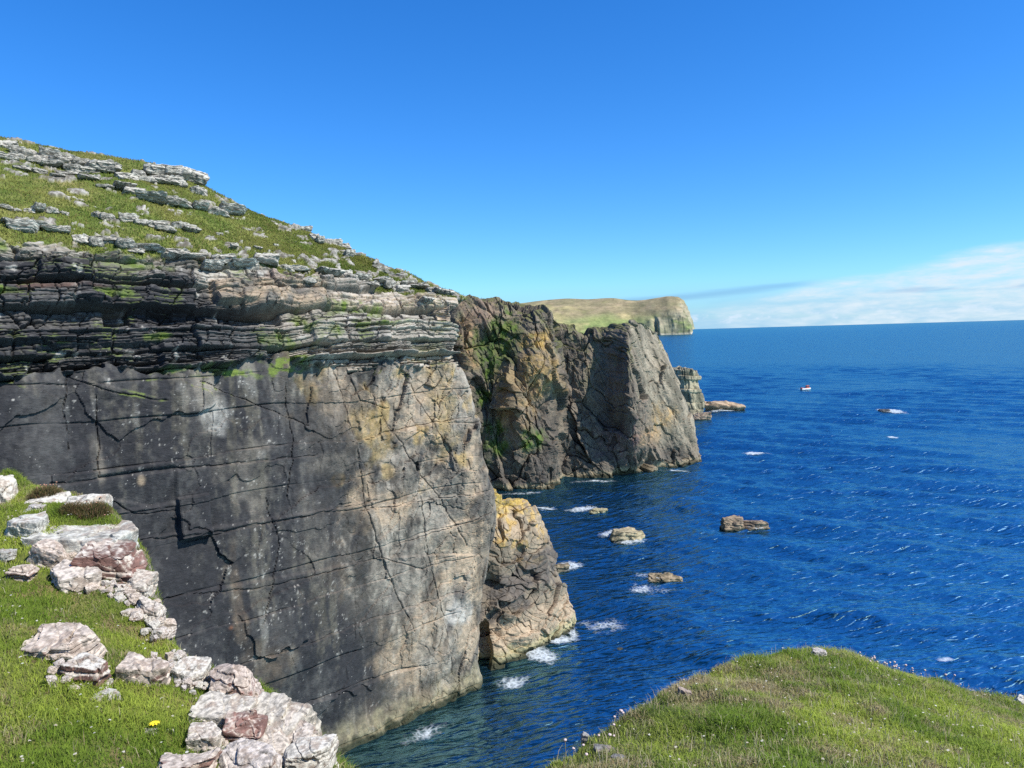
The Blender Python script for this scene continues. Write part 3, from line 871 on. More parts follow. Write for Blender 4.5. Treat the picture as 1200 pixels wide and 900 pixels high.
rowp = np.repeat(tr[:, None], B.shape[1], 1)
cliffy = ss(700, 860, X) * ss(3.6, 2.6, rowp) + ss(985, 1040, X)
cliffy = np.clip(cliffy, 0, 1)
dd = 9 * fbm(X / 160, Y / 300, Z / 80, 4, 401) + cliffy * (16 * ridge(X / 60, Y / 200, Z / 160, 4, 402))
dd *= ss(0.5, 1.6, rowp) * ss(5.2, 4.6, rowp) * 0.9 + 0.05
gash = at(765, 375, 4400)
dd -= 45 * np.exp(-((X - gash[0]) / 12) ** 2) * ss(3.6, 2.2, rowp)
B2 = B + n0 * dd[..., None]
n1_ = fbm(X / 180, Y / 380, Z / 60, 4, 411)
n2_ = fbm(X / 50, Y / 120, Z / 25, 4, 412)
hz = ss(60, 150, Z + 25 * n1_)
cf = mix(np.array([0.165, 0.205, 0.07]), np.array([0.20, 0.17, 0.095]), hz)
cf = mix(cf, [0.27, 0.24, 0.11], 0.7 * ss(0.1, 0.7, n1_ + 0.5 * n2_))
cf = mix(cf, [0.14, 0.145, 0.07], 0.4 * ss(0.2, 0.8, n2_ - 0.3 * n1_))
cf = mix(cf, mix(np.array([0.11, 0.11, 0.07]), np.array([0.25, 0.22, 0.15]), ss(-0.5, 0.5, n2_)), 0.85 * cliffy * ss(-0.7, 0.3, n1_ + n2_ + 1.0 - Z / 150))
cf = mix(cf, [0.36, 0.32, 0.25], 0.6 * ss(16, 6, Z))
n3_ = ridge(X / 70, Y / 260, Z / 40, 3, 414)
cf = cf * (1.18 + 0.22 * fbm(X / 22, Y / 60, Z / 10, 3, 413) - 0.30 * ss(0.55, 0.9, n3_))[..., None]
fo = mesh_obj('far_headland', B2, grid_quads(*B2.shape[:2]), mat=M_LAND, col=cf)
tag(fo, 'distant grassy headland ending in a pale cliff at the horizon', kind='structure')

# ------------------------------------------------------------------ the sea
WAVES = []
g = np.random.default_rng(5)
for k in range(46):
    lam = 0.9 * (22 / 0.9) ** (g.random() ** 1.5)
    ang = R(252 + g.normal(0, 24))            # travel direction: in from the right
    amp = 0.0112 * lam ** 0.92 * (0.5 + g.random())
    WAVES.append((lam, ang, amp, g.random() * 6.283))


def sea_h(x, y, reso=0.0):
    z = np.zeros_like(x)
    for lam, ang, amp, ph in WAVES:
        k = 2 * math.pi / lam
        th = k * (x * math.cos(ang) + y * math.sin(ang)) + ph
        th = th + 0.8 * np.sin(0.31 * k * (x * math.cos(ang + 1.3) + y * math.sin(ang + 1.3)) + ph * 3)
        s_ = np.sin(th)
        a = amp * ss(1.0, 0.4, reso / lam * 2.2) if np.ndim(reso) else amp
        z += a * (s_ + 0.35 * (1 - s_) * s_ * -1 + 0.0)
    gust = 0.75 + 0.5 * (vn(x / 38, y / 60, x * 0, 77))
    calm = 0.35 + 0.65 * ss(40, 130, np.hypot(x, y) + 1.6 * x)
    return z * gust * calm * 1.0


rr = np.concatenate([np.linspace(16, 45, 60, endpoint=False), 45 * (700 / 45) ** np.linspace(0, 1, 820, endpoint=False), 700 * (90000 / 700) ** np.linspace(0, 1, 70)])
aa = np.concatenate([np.linspace(-180, -48, 24, endpoint=False), np.linspace(-48, 48, 760), np.linspace(48, 180, 25)[1:]])
RA, AA = np.meshgrid(rr, np.radians(aa), indexing='ij')
X, Y = RA * np.sin(AA), RA * np.cos(AA)
dr = np.gradient(rr)[:, None] + 0 * X
Z = sea_h(X, Y, np.maximum(dr, RA * R(96 / 760)))
Z[:, :24] = 0
Z[:, -24:] = 0
Z *= ss(700, 450, RA)
Zs = Z
t = NT('sea_water')
tc = t.n('ShaderNodeTexCoord').outputs['Object']
sw = t.mapping(tc, (1, 1, 1), (0, 0, R(-18)))
b1 = t.noise(t.mapping(sw, (0.65, 2.2, 1)), 0.62, 2.5, 0.5, 0.3)
b2 = t.noise(t.mapping(sw, (0.5, 1.3, 1)), 0.12, 4, 0.55, 0.2)
b3 = t.noise(t.mapping(sw, (1.0, 2.0, 1)), 2.4, 3, 0.6)
hgt = t.math('ADD', t.math('MULTIPLY', b1, 0.75), t.math('ADD', t.math('MULTIPLY', b2, 1.1), t.math('MULTIPLY', b3, 0.06)))
bp = t.n('ShaderNodeBump', i_Strength=1.0, i_Distance=0.70, i_Height=hgt)
gx = t.n('ShaderNodeSeparateXYZ', i_0=tc)
patch = t.noise(t.mapping(tc, (1, 0.5, 1)), 0.018, 4, 0.55)
wc = t.mixc(t.ramp(patch, 0.35, 0.65), c4(0.0008, 0.008, 0.018), c4(0.0012, 0.015, 0.032))
df = t.n('ShaderNodeBsdfDiffuse', i_Color=wc, i_Normal=bp.outputs[0])
gl = t.n('ShaderNodeBsdfGlossy', i_Color=c4(0.37, 0.74, 0.88), i_Roughness=0.17, i_Normal=bp.outputs[0])
fr = t.n('ShaderNodeFresnel', i_IOR=1.333, i_Normal=bp.outputs[0])
mx = t.n('ShaderNodeMixShader')
t.set(mx.inputs[0], t.math('MINIMUM', t.math('MULTIPLY', fr.outputs[0], 1.8), 0.60))
t.t.links.new(df.outputs[0], mx.inputs[1])
t.t.links.new(gl.outputs[0], mx.inputs[2])
t.t.links.new(mx.outputs[0], t.n('ShaderNodeOutputMaterial').inputs[0])
M_SEA = t.m
so_ = mesh_obj('sea', np.stack([X, Y, Z], -1), grid_quads(*X.shape, flip=True), mat=M_SEA)
tag(so_, 'deep blue rippled sea', kind='structure')

# white water: lacy sheets that lie on the waves
t = NT('white_water')
tc = t.n('ShaderNodeTexCoord').outputs['Object']
fa = t.n('ShaderNodeAttribute', attribute_name='thick').outputs['Fac']
f1 = t.noise(t.mapping(tc, (1, 0.7, 0)), 1.5, 7, 0.72, 0.6)
f2 = t.n('ShaderNodeTexVoronoi', feature='DISTANCE_TO_EDGE', i_Vector=t.n('ShaderNodeVectorMath', operation='ADD', i_0=tc, i_1=t.n('ShaderNodeTexNoise', i_Vector=tc, i_Scale=0.9).outputs[1]).outputs[0], i_Scale=2.0).outputs[0]
lace = t.math('ADD', t.math('MULTIPLY', t.ramp(f2, 0.30, 0.0), 0.22), t.math('MULTIPLY', f1, 1.0))
al = t.ramp(t.math('ADD', lace, t.math('MULTIPLY', fa, 1.0)), 0.95, 1.70)
bs = t.n('ShaderNodeBsdfDiffuse', i_Color=c4(0.58, 0.64, 0.67))
tr_ = t.n('ShaderNodeBsdfTransparent')
mx = t.n('ShaderNodeMixShader')
t.set(mx.inputs[0], t.math('MULTIPLY', al, 0.82))
t.t.links.new(tr_.outputs[0], mx.inputs[1])
t.t.links.new(bs.outputs[0], mx.inputs[2])
t.t.links.new(mx.outputs[0], t.n('ShaderNodeOutputMaterial').inputs[0])
foam_mat = t.m


def foam(u, v, ru, rv, seed, dens=0.5, rot=0.0):
    c = at_z(u, v, 0.05)
    ax = abs(at_z(u + ru, v, 0)[0] - c[0]) * 1.25
    ay = abs(at_z(u, v + rv, 0)[1] - at_z(u, v - rv, 0)[1]) / 2 * 1.25
    st = max(0.2, ax / 60)
    nx, ny = max(12, int(2.4 * ax / st)), max(12, int(2.4 * ay / st))
    gx_, gy_ = np.meshgrid(np.linspace(-1.2, 1.2, nx), np.linspace(-1.2, 1.2, ny))
    x = c[0] + gx_ * ax * math.cos(rot) - gy_ * ay * math.sin(rot)
    y = c[1] + gx_ * ax * math.sin(rot) + gy_ * ay * math.cos(rot)
    z = sea_h(x, y) + 0.14 + 0.10 * np.abs(fbm(x / 0.8, y / 0.8, x * 0, 3, seed))
    q = np.hypot(gx_, gy_) + 0.30 * fbm(x / 2.0, y / 2.0, x * 0, 3, seed + 1)
    th = (1 - q) * 1.1 + dens * 0.8
    th = np.where(np.hypot(gx_, gy_) > 1.15, -1, th)
    return np.stack([x, y, z], -1).reshape(-1, 3), grid_quads(ny, nx), np.clip(th, -1, 0.8).ravel()


FV, FQ, FT, nb = [], [], [], 0
for a in [(714, 630, 15, 3.2, 1, .12), (678, 599, 20, 2.2, 2, .08), (768, 680, 22, 6, 3, .05), (668, 667, 14, 6, 4, .18), (886, 533.5, 16, 2.2, 5, .15),
          (634, 772, 18, 12, 6, .10, 0.7), (672, 744, 9, 12, 7, .0), (1044, 483, 10, 2.6, 8, .4), (1046, 514, 5, 1.1, 9, .1), (640, 598, 16, 3, 10, -.25), (600, 805, 24, 9, 11, -.12, .5),
          (942, 457, 7, 1.0, 12, -.1), (884, 620, 12, 2.2, 13, -.05), (756, 692, 45, 14, 14, -.5), (700, 735, 50, 16, 15, -.5), (640, 712, 20, 14, 17, -.45), (1110, 778, 16, 3, 18, -.15),
          (735, 638, 28, 4, 19, -.3), (700, 566, 40, 2.2, 20, -.25), (792, 555, 22, 2.4, 21, -.12), (610, 581, 34, 2.2, 22, -.2), (500, 862, 60, 14, 23, -.5, .6), (848, 483, 22, 1.2, 24, -.15), (655, 755, 30, 10, 26, -.2, .5)]:
    v_, q_, t_ = foam(*a)
    FV.append(v_)
    FQ.append(q_ + nb)
    FT.append(t_)
    nb += len(v_)
fo_ = mesh_obj('sea_foam', np.concatenate(FV), np.concatenate(FQ), mat=foam_mat, extra={'thick': np.concatenate(FT)})
tag(fo_, 'lacy white surf around the sea rocks', kind='stuff')

# ------------------------------------------------------------------ loose rock generator
def cube_sphere(n):
    a = np.linspace(-1, 1, n)
    U, V = np.meshgrid(a, a)
    O = np.ones_like(U)
    fs = [(O, U, V), (-O, V, U), (V, O, U), (U, -O, V), (U, V, O), (V, U, -O)]
    Vs = np.concatenate([np.stack(f, -1).reshape(-1, 3) for f in fs])
    Q = np.concatenate([grid_quads(n, n) + k * n * n for k in range(6)])
    key = np.round((Vs + 2) * 4096).astype(np.int64)
    key = key[:, 0] * 10**9 + key[:, 1] * 32768 + key[:, 2]
    _, idx, inv = np.unique(key, return_index=True, return_inverse=True)
    return Vs[idx], inv[Q]


_cs = {}


def rock_shape(seed, dims, n=28, cuts=9, bed=0.0, rough=1.0, flat_top=False, round_=0.0):
    """Angular stone: a box with random corners cut off, bedding steps and weathering."""
    if n not in _cs:
        _cs[n] = cube_sphere(n)
    D, Q = _cs[n]
    D = D / np.linalg.norm(D, axis=1, keepdims=True)
    g = np.random.default_rng(seed)
    nn = [(1, 0, 0), (-1, 0, 0), (0, 1, 0), (0, -1, 0), (0, 0, 1), (0, 0, -1)]
    dd = [g.uniform(.8, 1) for _ in nn]
    nn = [np.array(a, float) + g.normal(0, 0.10, 3) for a in nn]
    for _ in range(cuts):
        v = g.normal(size=3)
        v /= np.linalg.norm(v)
        if flat_top and v[2] > 0.3:
            v[2] *= 0.3
            v /= np.linalg.norm(v)
        nn.append(v)
        dd.append(g.uniform(0.75, 1.05))
    nn = np.array([v / np.linalg.norm(v) for v in nn])
    dt = D @ nn.T
    r = np.where(dt > 0.05, np.array(dd) / np.maximum(dt, 0.05), 9)
    p = -40.0 if not round_ else -5.0
    r = (r ** p).sum(1) ** (1 / p)
    Pn = D * r[:, None]
    V = Pn * np.array(dims) / 2
    m = max(dims)
    o = seed * 3.7
    d1 = fbm(V[:, 0] / m * 3 + o, V[:, 1] / m * 3, V[:, 2] / m * 3, 3, seed)
    d2 = fbm(V[:, 0] / m * 11 + o, V[:, 1] / m * 11, V[:, 2] / m * 11, 4, seed + 3, 0.6)
    V = V + D * (m * rough * (0.012 * d1 + 0.012 * d2))[:, None]
    k_ = 4.0 / m
    fa_, fb_, fc_ = facets(V[:, 0] * k_ + V[:, 1] * k_ * 0.6 + 0.5 * d1 + o, V[:, 2] * k_ * 1.5 + V[:, 1] * k_ * 0.4 + 0.5 * d1, seed + 21, 0.6)
    V = V + D * (m * rough * (0.016 * fa_ + 0.040 * fb_ - 0.010 * np.exp(-(fc_ / 0.04) ** 2)))[:, None]
    if bed:
        zb = V[:, 2] / dims[2] + 0.12 * V[:, 0] / dims[0] + 0.05 * d1
        L = layers(zb * 10, V[:, 0] / m * 6 + V[:, 1] / m * 5, seed + 9, 0.7, 2.4, 1.5, 5, -30, 30)
        off = bed * m * (0.05 * L['lr'] + 0.03 * L['br'] - 0.06 * np.exp(-(L['dz'] / 0.12) ** 2))
        h = D.copy()
        h[:, 2] = 0
        V = V + h * off[:, None]
    return V, Q, D, d1, d2


def vnorm(V, Q):
    f = np.cross(V[Q[:, 2]] - V[Q[:, 0]], V[Q[:, 3]] - V[Q[:, 1]])
    n = np.zeros_like(V)
    for k in range(4):
        np.add.at(n, Q[:, k], f)
    return n / np.maximum(np.linalg.norm(n, axis=1, keepdims=True), 1e-12)


def lichen_cols(V, Q, d1, d2, base=(0.23, 0.12, 0.09), lich=(0.52, 0.47, 0.40), amt=0.5, seed=1):
    n = vnorm(V, Q)
    m = np.ptp(V[:, 0]) + 1e-6
    x, y, z = V.T / m
    a = fbm(x * 5 + seed, y * 5, z * 5, 4, seed + 40, 0.6)
    b = fbm(x * 16 + seed, y * 16, z * 16, 3, seed + 41, 0.6)
    red = mix(np.array(base) * 0.65, np.array(base) * 1.25, ss(-0.6, 0.6, fbm(x * 2, y * 2, z * 14, 4, seed + 42)))
    li = mix(np.array(lich) * 0.50, np.array(lich) * 1.02, ss(-0.6, 0.6, b))
    li = mix(li, [0.28, 0.215, 0.165], 0.6 * ss(0.0, 0.6, a - 0.3 * b))
    f = ss(-0.25, 0.30, n[:, 2] * 0.75 + 0.5 * a + 0.25 * b + (amt - 0.5) * 1.6)
    c = mix(red, li, f)
    c = mix(c, [0.10, 0.095, 0.08], 0.7 * ss(0.5, 0.8, fbm(x * 9 + 3, y * 9, z * 9, 4, seed + 44)))
    return c


# ------------------------------------------------------------------ near ground
CP = [(0, 900, 5.0), (0, 730, 7.6), (0, 560, 13.0), (60, 575, 12.3), (110, 590, 11.3), (155, 655, 9.9), (180, 745, 8.8), (240, 778, 8.4), (300, 800, 7.8), (370, 870, 6.7), (200, 905, 5.6),
      (385, 905, 6.2), (100, 760, 7.3), (100, 850, 6.0), (-250, 600, 11), (-250, 900, 4.6), (60, 650, 9.8),
      (640, 905, 5.7), (700, 864, 6.7), (760, 818, 7.9), (850, 782, 9.4), (905, 766, 9.9), (960, 757, 10.3), (1050, 783, 10.4), (1200, 820, 10.8), (900, 905, 5.7), (1200, 905, 6.6), (950, 825, 7.8), (1100, 853, 7.5),
      (800, 880, 6.3), (1400, 900, 8.5), (850, 820, 7.8), (1080, 815, 9.0)]
cp = [at(*p) for p in CP] + [np.array(p, float) for p in [(0, 0, 28.35), (0, 1.6, 28.0), (2, 0.5, 28.2), (-2, 0.5, 28.2), (6, -6, 29), (-6, -6, 29.2), (-11, 0, 28.8), (12, 0, 27.6), (0, -14, 30), (-14, 8, 28.6), (14, 9, 25.2)]]
cp = np.array(cp)


def _u(r2):
    return 0.5 * r2 * np.log(np.maximum(r2, 1e-12))


nC_ = len(cp)
K = _u(((cp[:, None, :2] - cp[None, :, :2]) ** 2).sum(2)) + np.eye(nC_) * 0.25
PM = np.hstack([np.ones((nC_, 1)), cp[:, :2]])
sol = np.linalg.solve(np.block([[K, PM], [PM.T, np.zeros((3, 3))]]), np.concatenate([cp[:, 2], np.zeros(3)]))


def tps(x, y):
    r = sol[nC_] + sol[nC_ + 1] * x + sol[nC_ + 2] * y
    for k in range(nC_):
        r = r + sol[k] * _u((x - cp[k, 0]) ** 2 + (y - cp[k, 1]) ** 2)
    return r


RIM = [at(*p)[:2] for p in [(-120, 545, 14), (0, 550, 13.3), (45, 570, 12.5), (105, 584, 11.6), (150, 634, 10.2), (162, 690, 9.4), (180, 736, 8.9), (240, 766, 8.6), (300, 786, 8.0), (368, 850, 7.0), (386, 902, 6.3)]]
RIM += [np.array(p) for p in [(-0.95, 4.2), (-0.5, 2.3), (-0.1, 4.2)]]
RIM += [at(*p)[:2] for p in [(632, 910, 5.7), (697, 862, 6.8), (757, 814, 8.0), (800, 786, 8.9), (850, 771, 9.6), (950, 752, 10.6), (1050, 777, 10.8), (1200, 813, 11.1)]]
RIM += [np.array(p, float) for p in [(12, 10.6), (20, 8), (30, 0), (30, -24), (-30, -24), (-30, 8), (-18, 16)]]
RIM = np.array(RIM)


def rim_dist(x, y):
    """Signed distance to the edge of the turf: positive outside."""
    d2 = np.full(x.shape, 1e9)
    ins = np.zeros(x.shape, bool)
    n = len(RIM)
    for k in range(n):
        a, b = RIM[k], RIM[(k + 1) % n]
        e = b - a
        t_ = np.clip(((x - a[0]) * e[0] + (y - a[1]) * e[1]) / (e @ e), 0, 1)
        d2 = np.minimum(d2, (x - a[0] - t_ * e[0]) ** 2 + (y - a[1] - t_ * e[1]) ** 2)
        c = ((a[1] > y) != (b[1] > y)) & (x < (b[0] - a[0]) * (y - a[1]) / (b[1] - a[1] + 1e-12) + a[0])
        ins ^= c
    d = np.sqrt(d2)
    return np.where(ins, -d, d)


def ground_z(x, y, detail=True):
    x = np.asarray(x, float)
    y = np.asarray(y, float)
    xc, yc = np.clip(x, -16, 16), np.clip(y, -16, 15)
    h = tps(xc, yc)
    d = rim_dist(x, y) + 0.10 * fbm(x / 0.7, y / 0.7, x * 0, 3, 501)
    o = np.maximum(d, 0)
    kn = ss(-0.5, 1.5, x)                              # the right-hand knoll rounds off, the left edge breaks
    h = h - ss(-1.1, 0.2, d) * 0.10 * kn
    h = h - (o * 1.2 + 3.2 * np.maximum(o - 0.25, 0))
    if detail:
        h = h + (0.11 - 0.06 * kn) * fbm(x / 1.1, y / 1.1, x * 0, 3, 502) + 0.035 * fbm(x / 0.28, y / 0.28, x * 0, 3, 503) - 0.03
    return np.maximum(h, -3)


def axis(lo, hi, f0, f1, fine_, coarse):
    a = np.concatenate([np.arange(lo, f0, coarse), np.arange(f0, f1, fine_), np.arange(f1, hi + coarse, coarse)])
    return a


gxs = axis(-36, 36, -9.5, 9.5, 0.035, 0.7)
gys = axis(-28, 30, 3.2, 14.2, 0.035, 0.6)
X, Y = np.meshgrid(gxs, gys)
Z = ground_z(X, Y)
d_ = rim_dist(X, Y)
n1_ = fbm(X / 1.4, Y / 1.4, X * 0, 4, 511)
n2_ = fbm(X / 0.35, Y / 0.35, X * 0, 4, 512)
gc = mix(np.array([0.085, 0.105, 0.024]), np.array([0.16, 0.165, 0.04]), ss(-0.6, 0.6, n1_))
gc = mix(gc, [0.15, 0.10, 0.06], 0.7 * ss(0.25, 0.7, n2_ + 0.3 * n1_))
gc = mix(gc, mix(np.array([0.10, 0.07, 0.05]), np.array([0.27, 0.23, 0.19]), ss(-0.4, 0.6, n2_)), ss(0.05, 0.35, d_ + 0.15 * n2_) * ss(0.5, -1.0, X))
gc = mix(gc, [0.12, 0.10, 0.075], ss(0.7, 1.6, d_))
go = mesh_obj('ground', np.stack([X, Y, Z], -1), grid_quads(*X.shape), mat=M_GROUND, col=gc)
tag(go, 'turf-covered cliff top underfoot', kind='structure')


def ground_hit(u, v):
    dr_ = ray(u, v)
    y = np.linspace(3.0, 15.0, 1200)
    P_ = CAM + dr_[None] * y[:, None]
    gz = ground_z(P_[:, 0], P_[:, 1], False)
    k = np.argmax(P_[:, 2] < gz)
    if P_[k, 2] >= gz[k]:
        k = np.argmin(np.abs(P_[:, 2] - gz))
    return np.array([P_[k, 0], P_[k, 1], gz[k]])


# ------------------------------------------------------------------ near stones
STONES = []          # (x, y, radius) that keep the grass away


def stone(name, u0, v0, u1, v1, label, seed, depth=0.8, hgt=1.0, base=(0.21, 0.13, 0.10), lich=(0.52, 0.47, 0.40), amt=0.5, bed=0.0, n=34, cuts=9, rotz=0.0, tilt=(0, 0), flat=False,
          sink=0.25, cat='rock', group=None, Yadd=0.0, rough=1.0, dz=0.0):
    uc = (u0 + u1) / 2
    g0 = ground_hit(uc, v1 - 0.25 * (v1 - v0))
    if Yadd:
        q = at(uc, (v0 + v1) / 2, g0[1] + Yadd)
        g0 = np.array([q[0], q[1], float(ground_z(q[0], q[1], False))])
    w_ = (u1 - u0) / F * g0[1]
    h_ = (v1 - v0) / F * g0[1] * hgt
    dims = (w_ * 1.16, w_ * depth * 1.2, h_ * 1.62)
    V, Q, D, d1, d2 = rock_shape(seed, dims, n, cuts, bed, rough, flat)
    c = lichen_cols(V, Q, d1, d2, base, lich, amt, seed)
    o = mesh_obj(name, V, Q, mat=M_STONE, col=c, smooth=n < 20)
    mid = at(uc, (v0 + v1) / 2, g0[1] + w_ * depth * 0.15)
    o.location = (mid[0], mid[1], mid[2] + dz - 0.32 * h_)
    o.rotation_euler = (tilt[0], tilt[1], rotz)
    tag(o, label, cat, group)
    STONES.append((mid[0], mid[1], w_ * 0.26, w_ * depth * 0.26))
    return o


PK = (0.53, 0.455, 0.375)     # pinkish pale
WH = (0.58, 0.55, 0.47)
GR = (0.42, 0.41, 0.36)
RED = (0.18, 0.10, 0.08)
stone('boulder', -14, 553, 19, 596, 'white lichened boulder cut by the left edge of the photo', 1, 0.9, lich=WH, amt=0.8)
stone('boulder', 12, 603, 56, 634, 'squarish pale grey boulder in the grass left of the big ledge slab', 2, 0.9, lich=(.5, .49, .43), amt=0.95, cuts=6)
stone('ledge_slab', 54, 610, 160, 656, 'big pale slab capping the red broken ledge', 3, 0.75, 0.9, lich=(.5, .49, .42), amt=0.9, n=60, cuts=7, flat=True, Yadd=0.2)
stone('layered_rock', 88, 640, 157, 684, 'dark red layered rock face under the big pale slab', 4, 0.6, base=RED, amt=0.12, bed=0.6, n=64, cuts=6, tilt=(0.1, 0.22), rotz=0.25)
stone('leaning_stone', 32, 632, 72, 668, 'pinkish wedge of stone leaning against the big slab', 5, 0.55, lich=PK, amt=0.7, tilt=(0, 0.45))
stone('round_stone', 71, 605, 89, 620, 'small round reddish-brown stone resting on the big slab', 6, 0.9, base=(.22, .13, .10), lich=(.25, .16, .13), amt=0.4, n=24, Yadd=0.5)
stone('flat_slab', 35, 581, 74, 590, 'thin white flat slab below the left thrift tuft', 7, 0.9, lich=WH, amt=0.9, flat=True)
stone('flat_slab', 34, 590, 55, 603, 'short stack of thin pale slabs above the squarish boulder', 8, 0.9, lich=(.5, .47, .42), amt=0.7, bed=1.3)
stone('ledge_stone', 78, 580, 122, 600, 'pale stone behind the round reddish stone at the cliff edge', 9, 0.8, lich=WH, amt=0.8)
stone('flat_slab', -4, 644, 17, 657, 'flat grey stone half sunk in grass at the left edge', 10, 0.9, lich=GR, amt=0.9, flat=True)
stone('broken_stone', 10, 660, 42, 682, 'pink and white broken stone in grass below the flat grey one', 11, 0.8, lich=PK, amt=0.4, bed=1.2)
stone('outcrop', 42, 736, 116, 770, 'low lichened outcrop in the middle of the left turf', 12, 0.7, lich=PK, amt=0.7, n=52, base=RED, bed=0.4, flat=True, tilt=(0.3, 0.0))
stone('layered_rock', 78, 764, 122, 806, 'stepped red-brown rock with a white triangular facet', 13, 0.8, base=RED, lich=WH, amt=0.3, bed=0.9, n=46)
stone('stone_chip', 112, 808, 138, 824, 'narrow grey stone below the stepped red-brown rock', 14, 0.5, lich=GR, amt=0.9, n=22, rotz=0.5)
stone('outcrop', 142, 768, 193, 806, 'rounded pinkish outcrop in the turf right of the stepped rock', 15, 0.8, lich=PK, amt=0.7, n=46, base=(.22, .13, .11), flat=True, tilt=(0.3, 0.1))
stone('boulder', 250, 774, 303, 822, 'rough red and cream boulder perched on the cliff edge', 16, 0.9, lich=(.5, .42, .35), amt=0.55, n=50, base=(.24, .14, .115), bed=0.4)
stone('boulder', 234, 814, 290, 858, 'smooth cream boulder at the left of the edge cluster', 17, 0.9, lich=(.52, .48, .40), amt=0.9, n=50, cuts=6, flat=True, tilt=(0.25, 0.1))
stone('layered_rock', 268, 832, 304, 884, 'reddish split rock in the cleft of the edge cluster', 18, 0.9, lich=PK, base=RED, amt=0.1, bed=1.5, n=46)
stone('ledge_slab', 288, 818, 362, 872, 'largest cream slab topping the edge cluster', 19, 0.8, lich=(.50, .46, .38), amt=0.9, n=60, cuts=6, flat=True, rotz=-0.3, tilt=(0.3, 0.12))
stone('ledge_slab', 325, 843, 372, 884, 'tilted cream slab at the outer right of the edge cluster', 20, 0.8, lich=(.53, .47, .39), amt=0.85, n=50, cuts=6, flat=True, rotz=-0.4, tilt=(0.25, 0.2))
stone('ledge_block', 328, 862, 384, 920, 'white crusted block at the bottom right of the edge cluster', 21, 0.8, lich=WH, amt=0.75, n=60, flat=True, tilt=(0.3, 0.1), bed=0.4)
stone('ledge_block', 252, 872, 326, 922, 'pink and cream block at the bottom centre of the edge cluster', 22, 0.7, lich=(.56, .50, .43), amt=0.7, n=60, bed=0.8)
stone('outcrop', 182, 884, 252, 915, 'low red and white outcrop at the bottom edge of the photo', 23, 0.7, lich=PK, amt=0.4, n=46, bed=1.0, base=RED)
stone('stone_chip', 163, 852, 182, 864, 'pale flake of stone beside the yellow flower', 24, 0.8, lich=WH, amt=0.95, n=22)
stone('stone_chip', 195, 852, 206, 860, 'small white chip right of the yellow flower', 25, 0.8, lich=WH, amt=0.95, n=18)
stone('ledge_slab', 146, 674, 180, 692, 'small flat cream slab at the cliff edge right of the red layered rock', 41, 0.9, lich=(.52, .47, .39), amt=0.85, flat=True, tilt=(0.25, 0.1))
stone('ledge_slab', 160, 698, 190, 724, 'narrow cream slab lower down in the rubble strip at the cliff edge', 42, 0.8, lich=(.50, .45, .38), amt=0.8, flat=True, tilt=(0.25, 0.15), bed=0.5)
stone('ledge_slab', 202, 776, 240, 800, 'crusted whitish slab between the pinkish outcrop and the edge boulder', 43, 0.9, lich=WH, amt=0.8, flat=True, tilt=(0.3, 0.1), n=44)
stone('ledge_slab', 222, 846, 262, 880, 'low cream slab at the grass side of the edge cluster', 44, 0.9, lich=(.53, .48, .4), amt=0.85, flat=True, tilt=(0.25, 0.0), n=44, rotz=0.3)
stone('ledge_slab', 292, 862, 336, 890, 'buff slab filling the middle of the edge cluster', 45, 0.9, lich=(.50, .44, .36), amt=0.8, flat=True, tilt=(0.3, 0.15), n=44, bed=0.4)
stone('ledge_slab', 60, 664, 112, 690, 'long pale slab half buried below the red layered rock', 46, 0.8, lich=(.54, .48, .41), amt=0.85, flat=True, tilt=(0.3, 0.2), n=44)
# the right-hand knoll
stone('knoll_stone', 716, 876, 736, 892, 'long grey stone in dark grass low on the knoll flank', 26, 0.6, lich=(.20, .20, .19), amt=0.8, n=22, base=(.1, .1, .1), rotz=0.6, dz=-0.05)
stone('knoll_stone', 698, 864, 726, 882, 'dark split stone above the long grey one on the knoll flank', 27, 0.7, lich=(.18, .18, .17), amt=0.6, n=26, base=(.08, .08, .08), bed=0.6, dz=-0.09)
stone('knoll_stone', 796, 806, 810, 818, 'brownish stone sticking out of the upper knoll flank', 28, 0.8, lich=(.35, .28, .23), amt=0.6, n=22, base=(.15, .12, .1))
stone('knoll_stone', 952, 760, 968, 768, 'flat pale stone near the top of the grassy knoll', 29, 0.8, lich=(.5, .47, .42), amt=0.9, n=22, flat=True)
stone('knoll_stone', 1188, 816, 1212, 830, 'white stone on the knoll rim cut by the right edge', 30, 0.8, lich=WH, amt=0.9, n=26)
stone('knoll_stone', 680, 858, 690, 868, 'small pale stone on the lower left rim of the knoll', 31, 0.8, lich=(.4, .39, .36), amt=0.8, n=18)
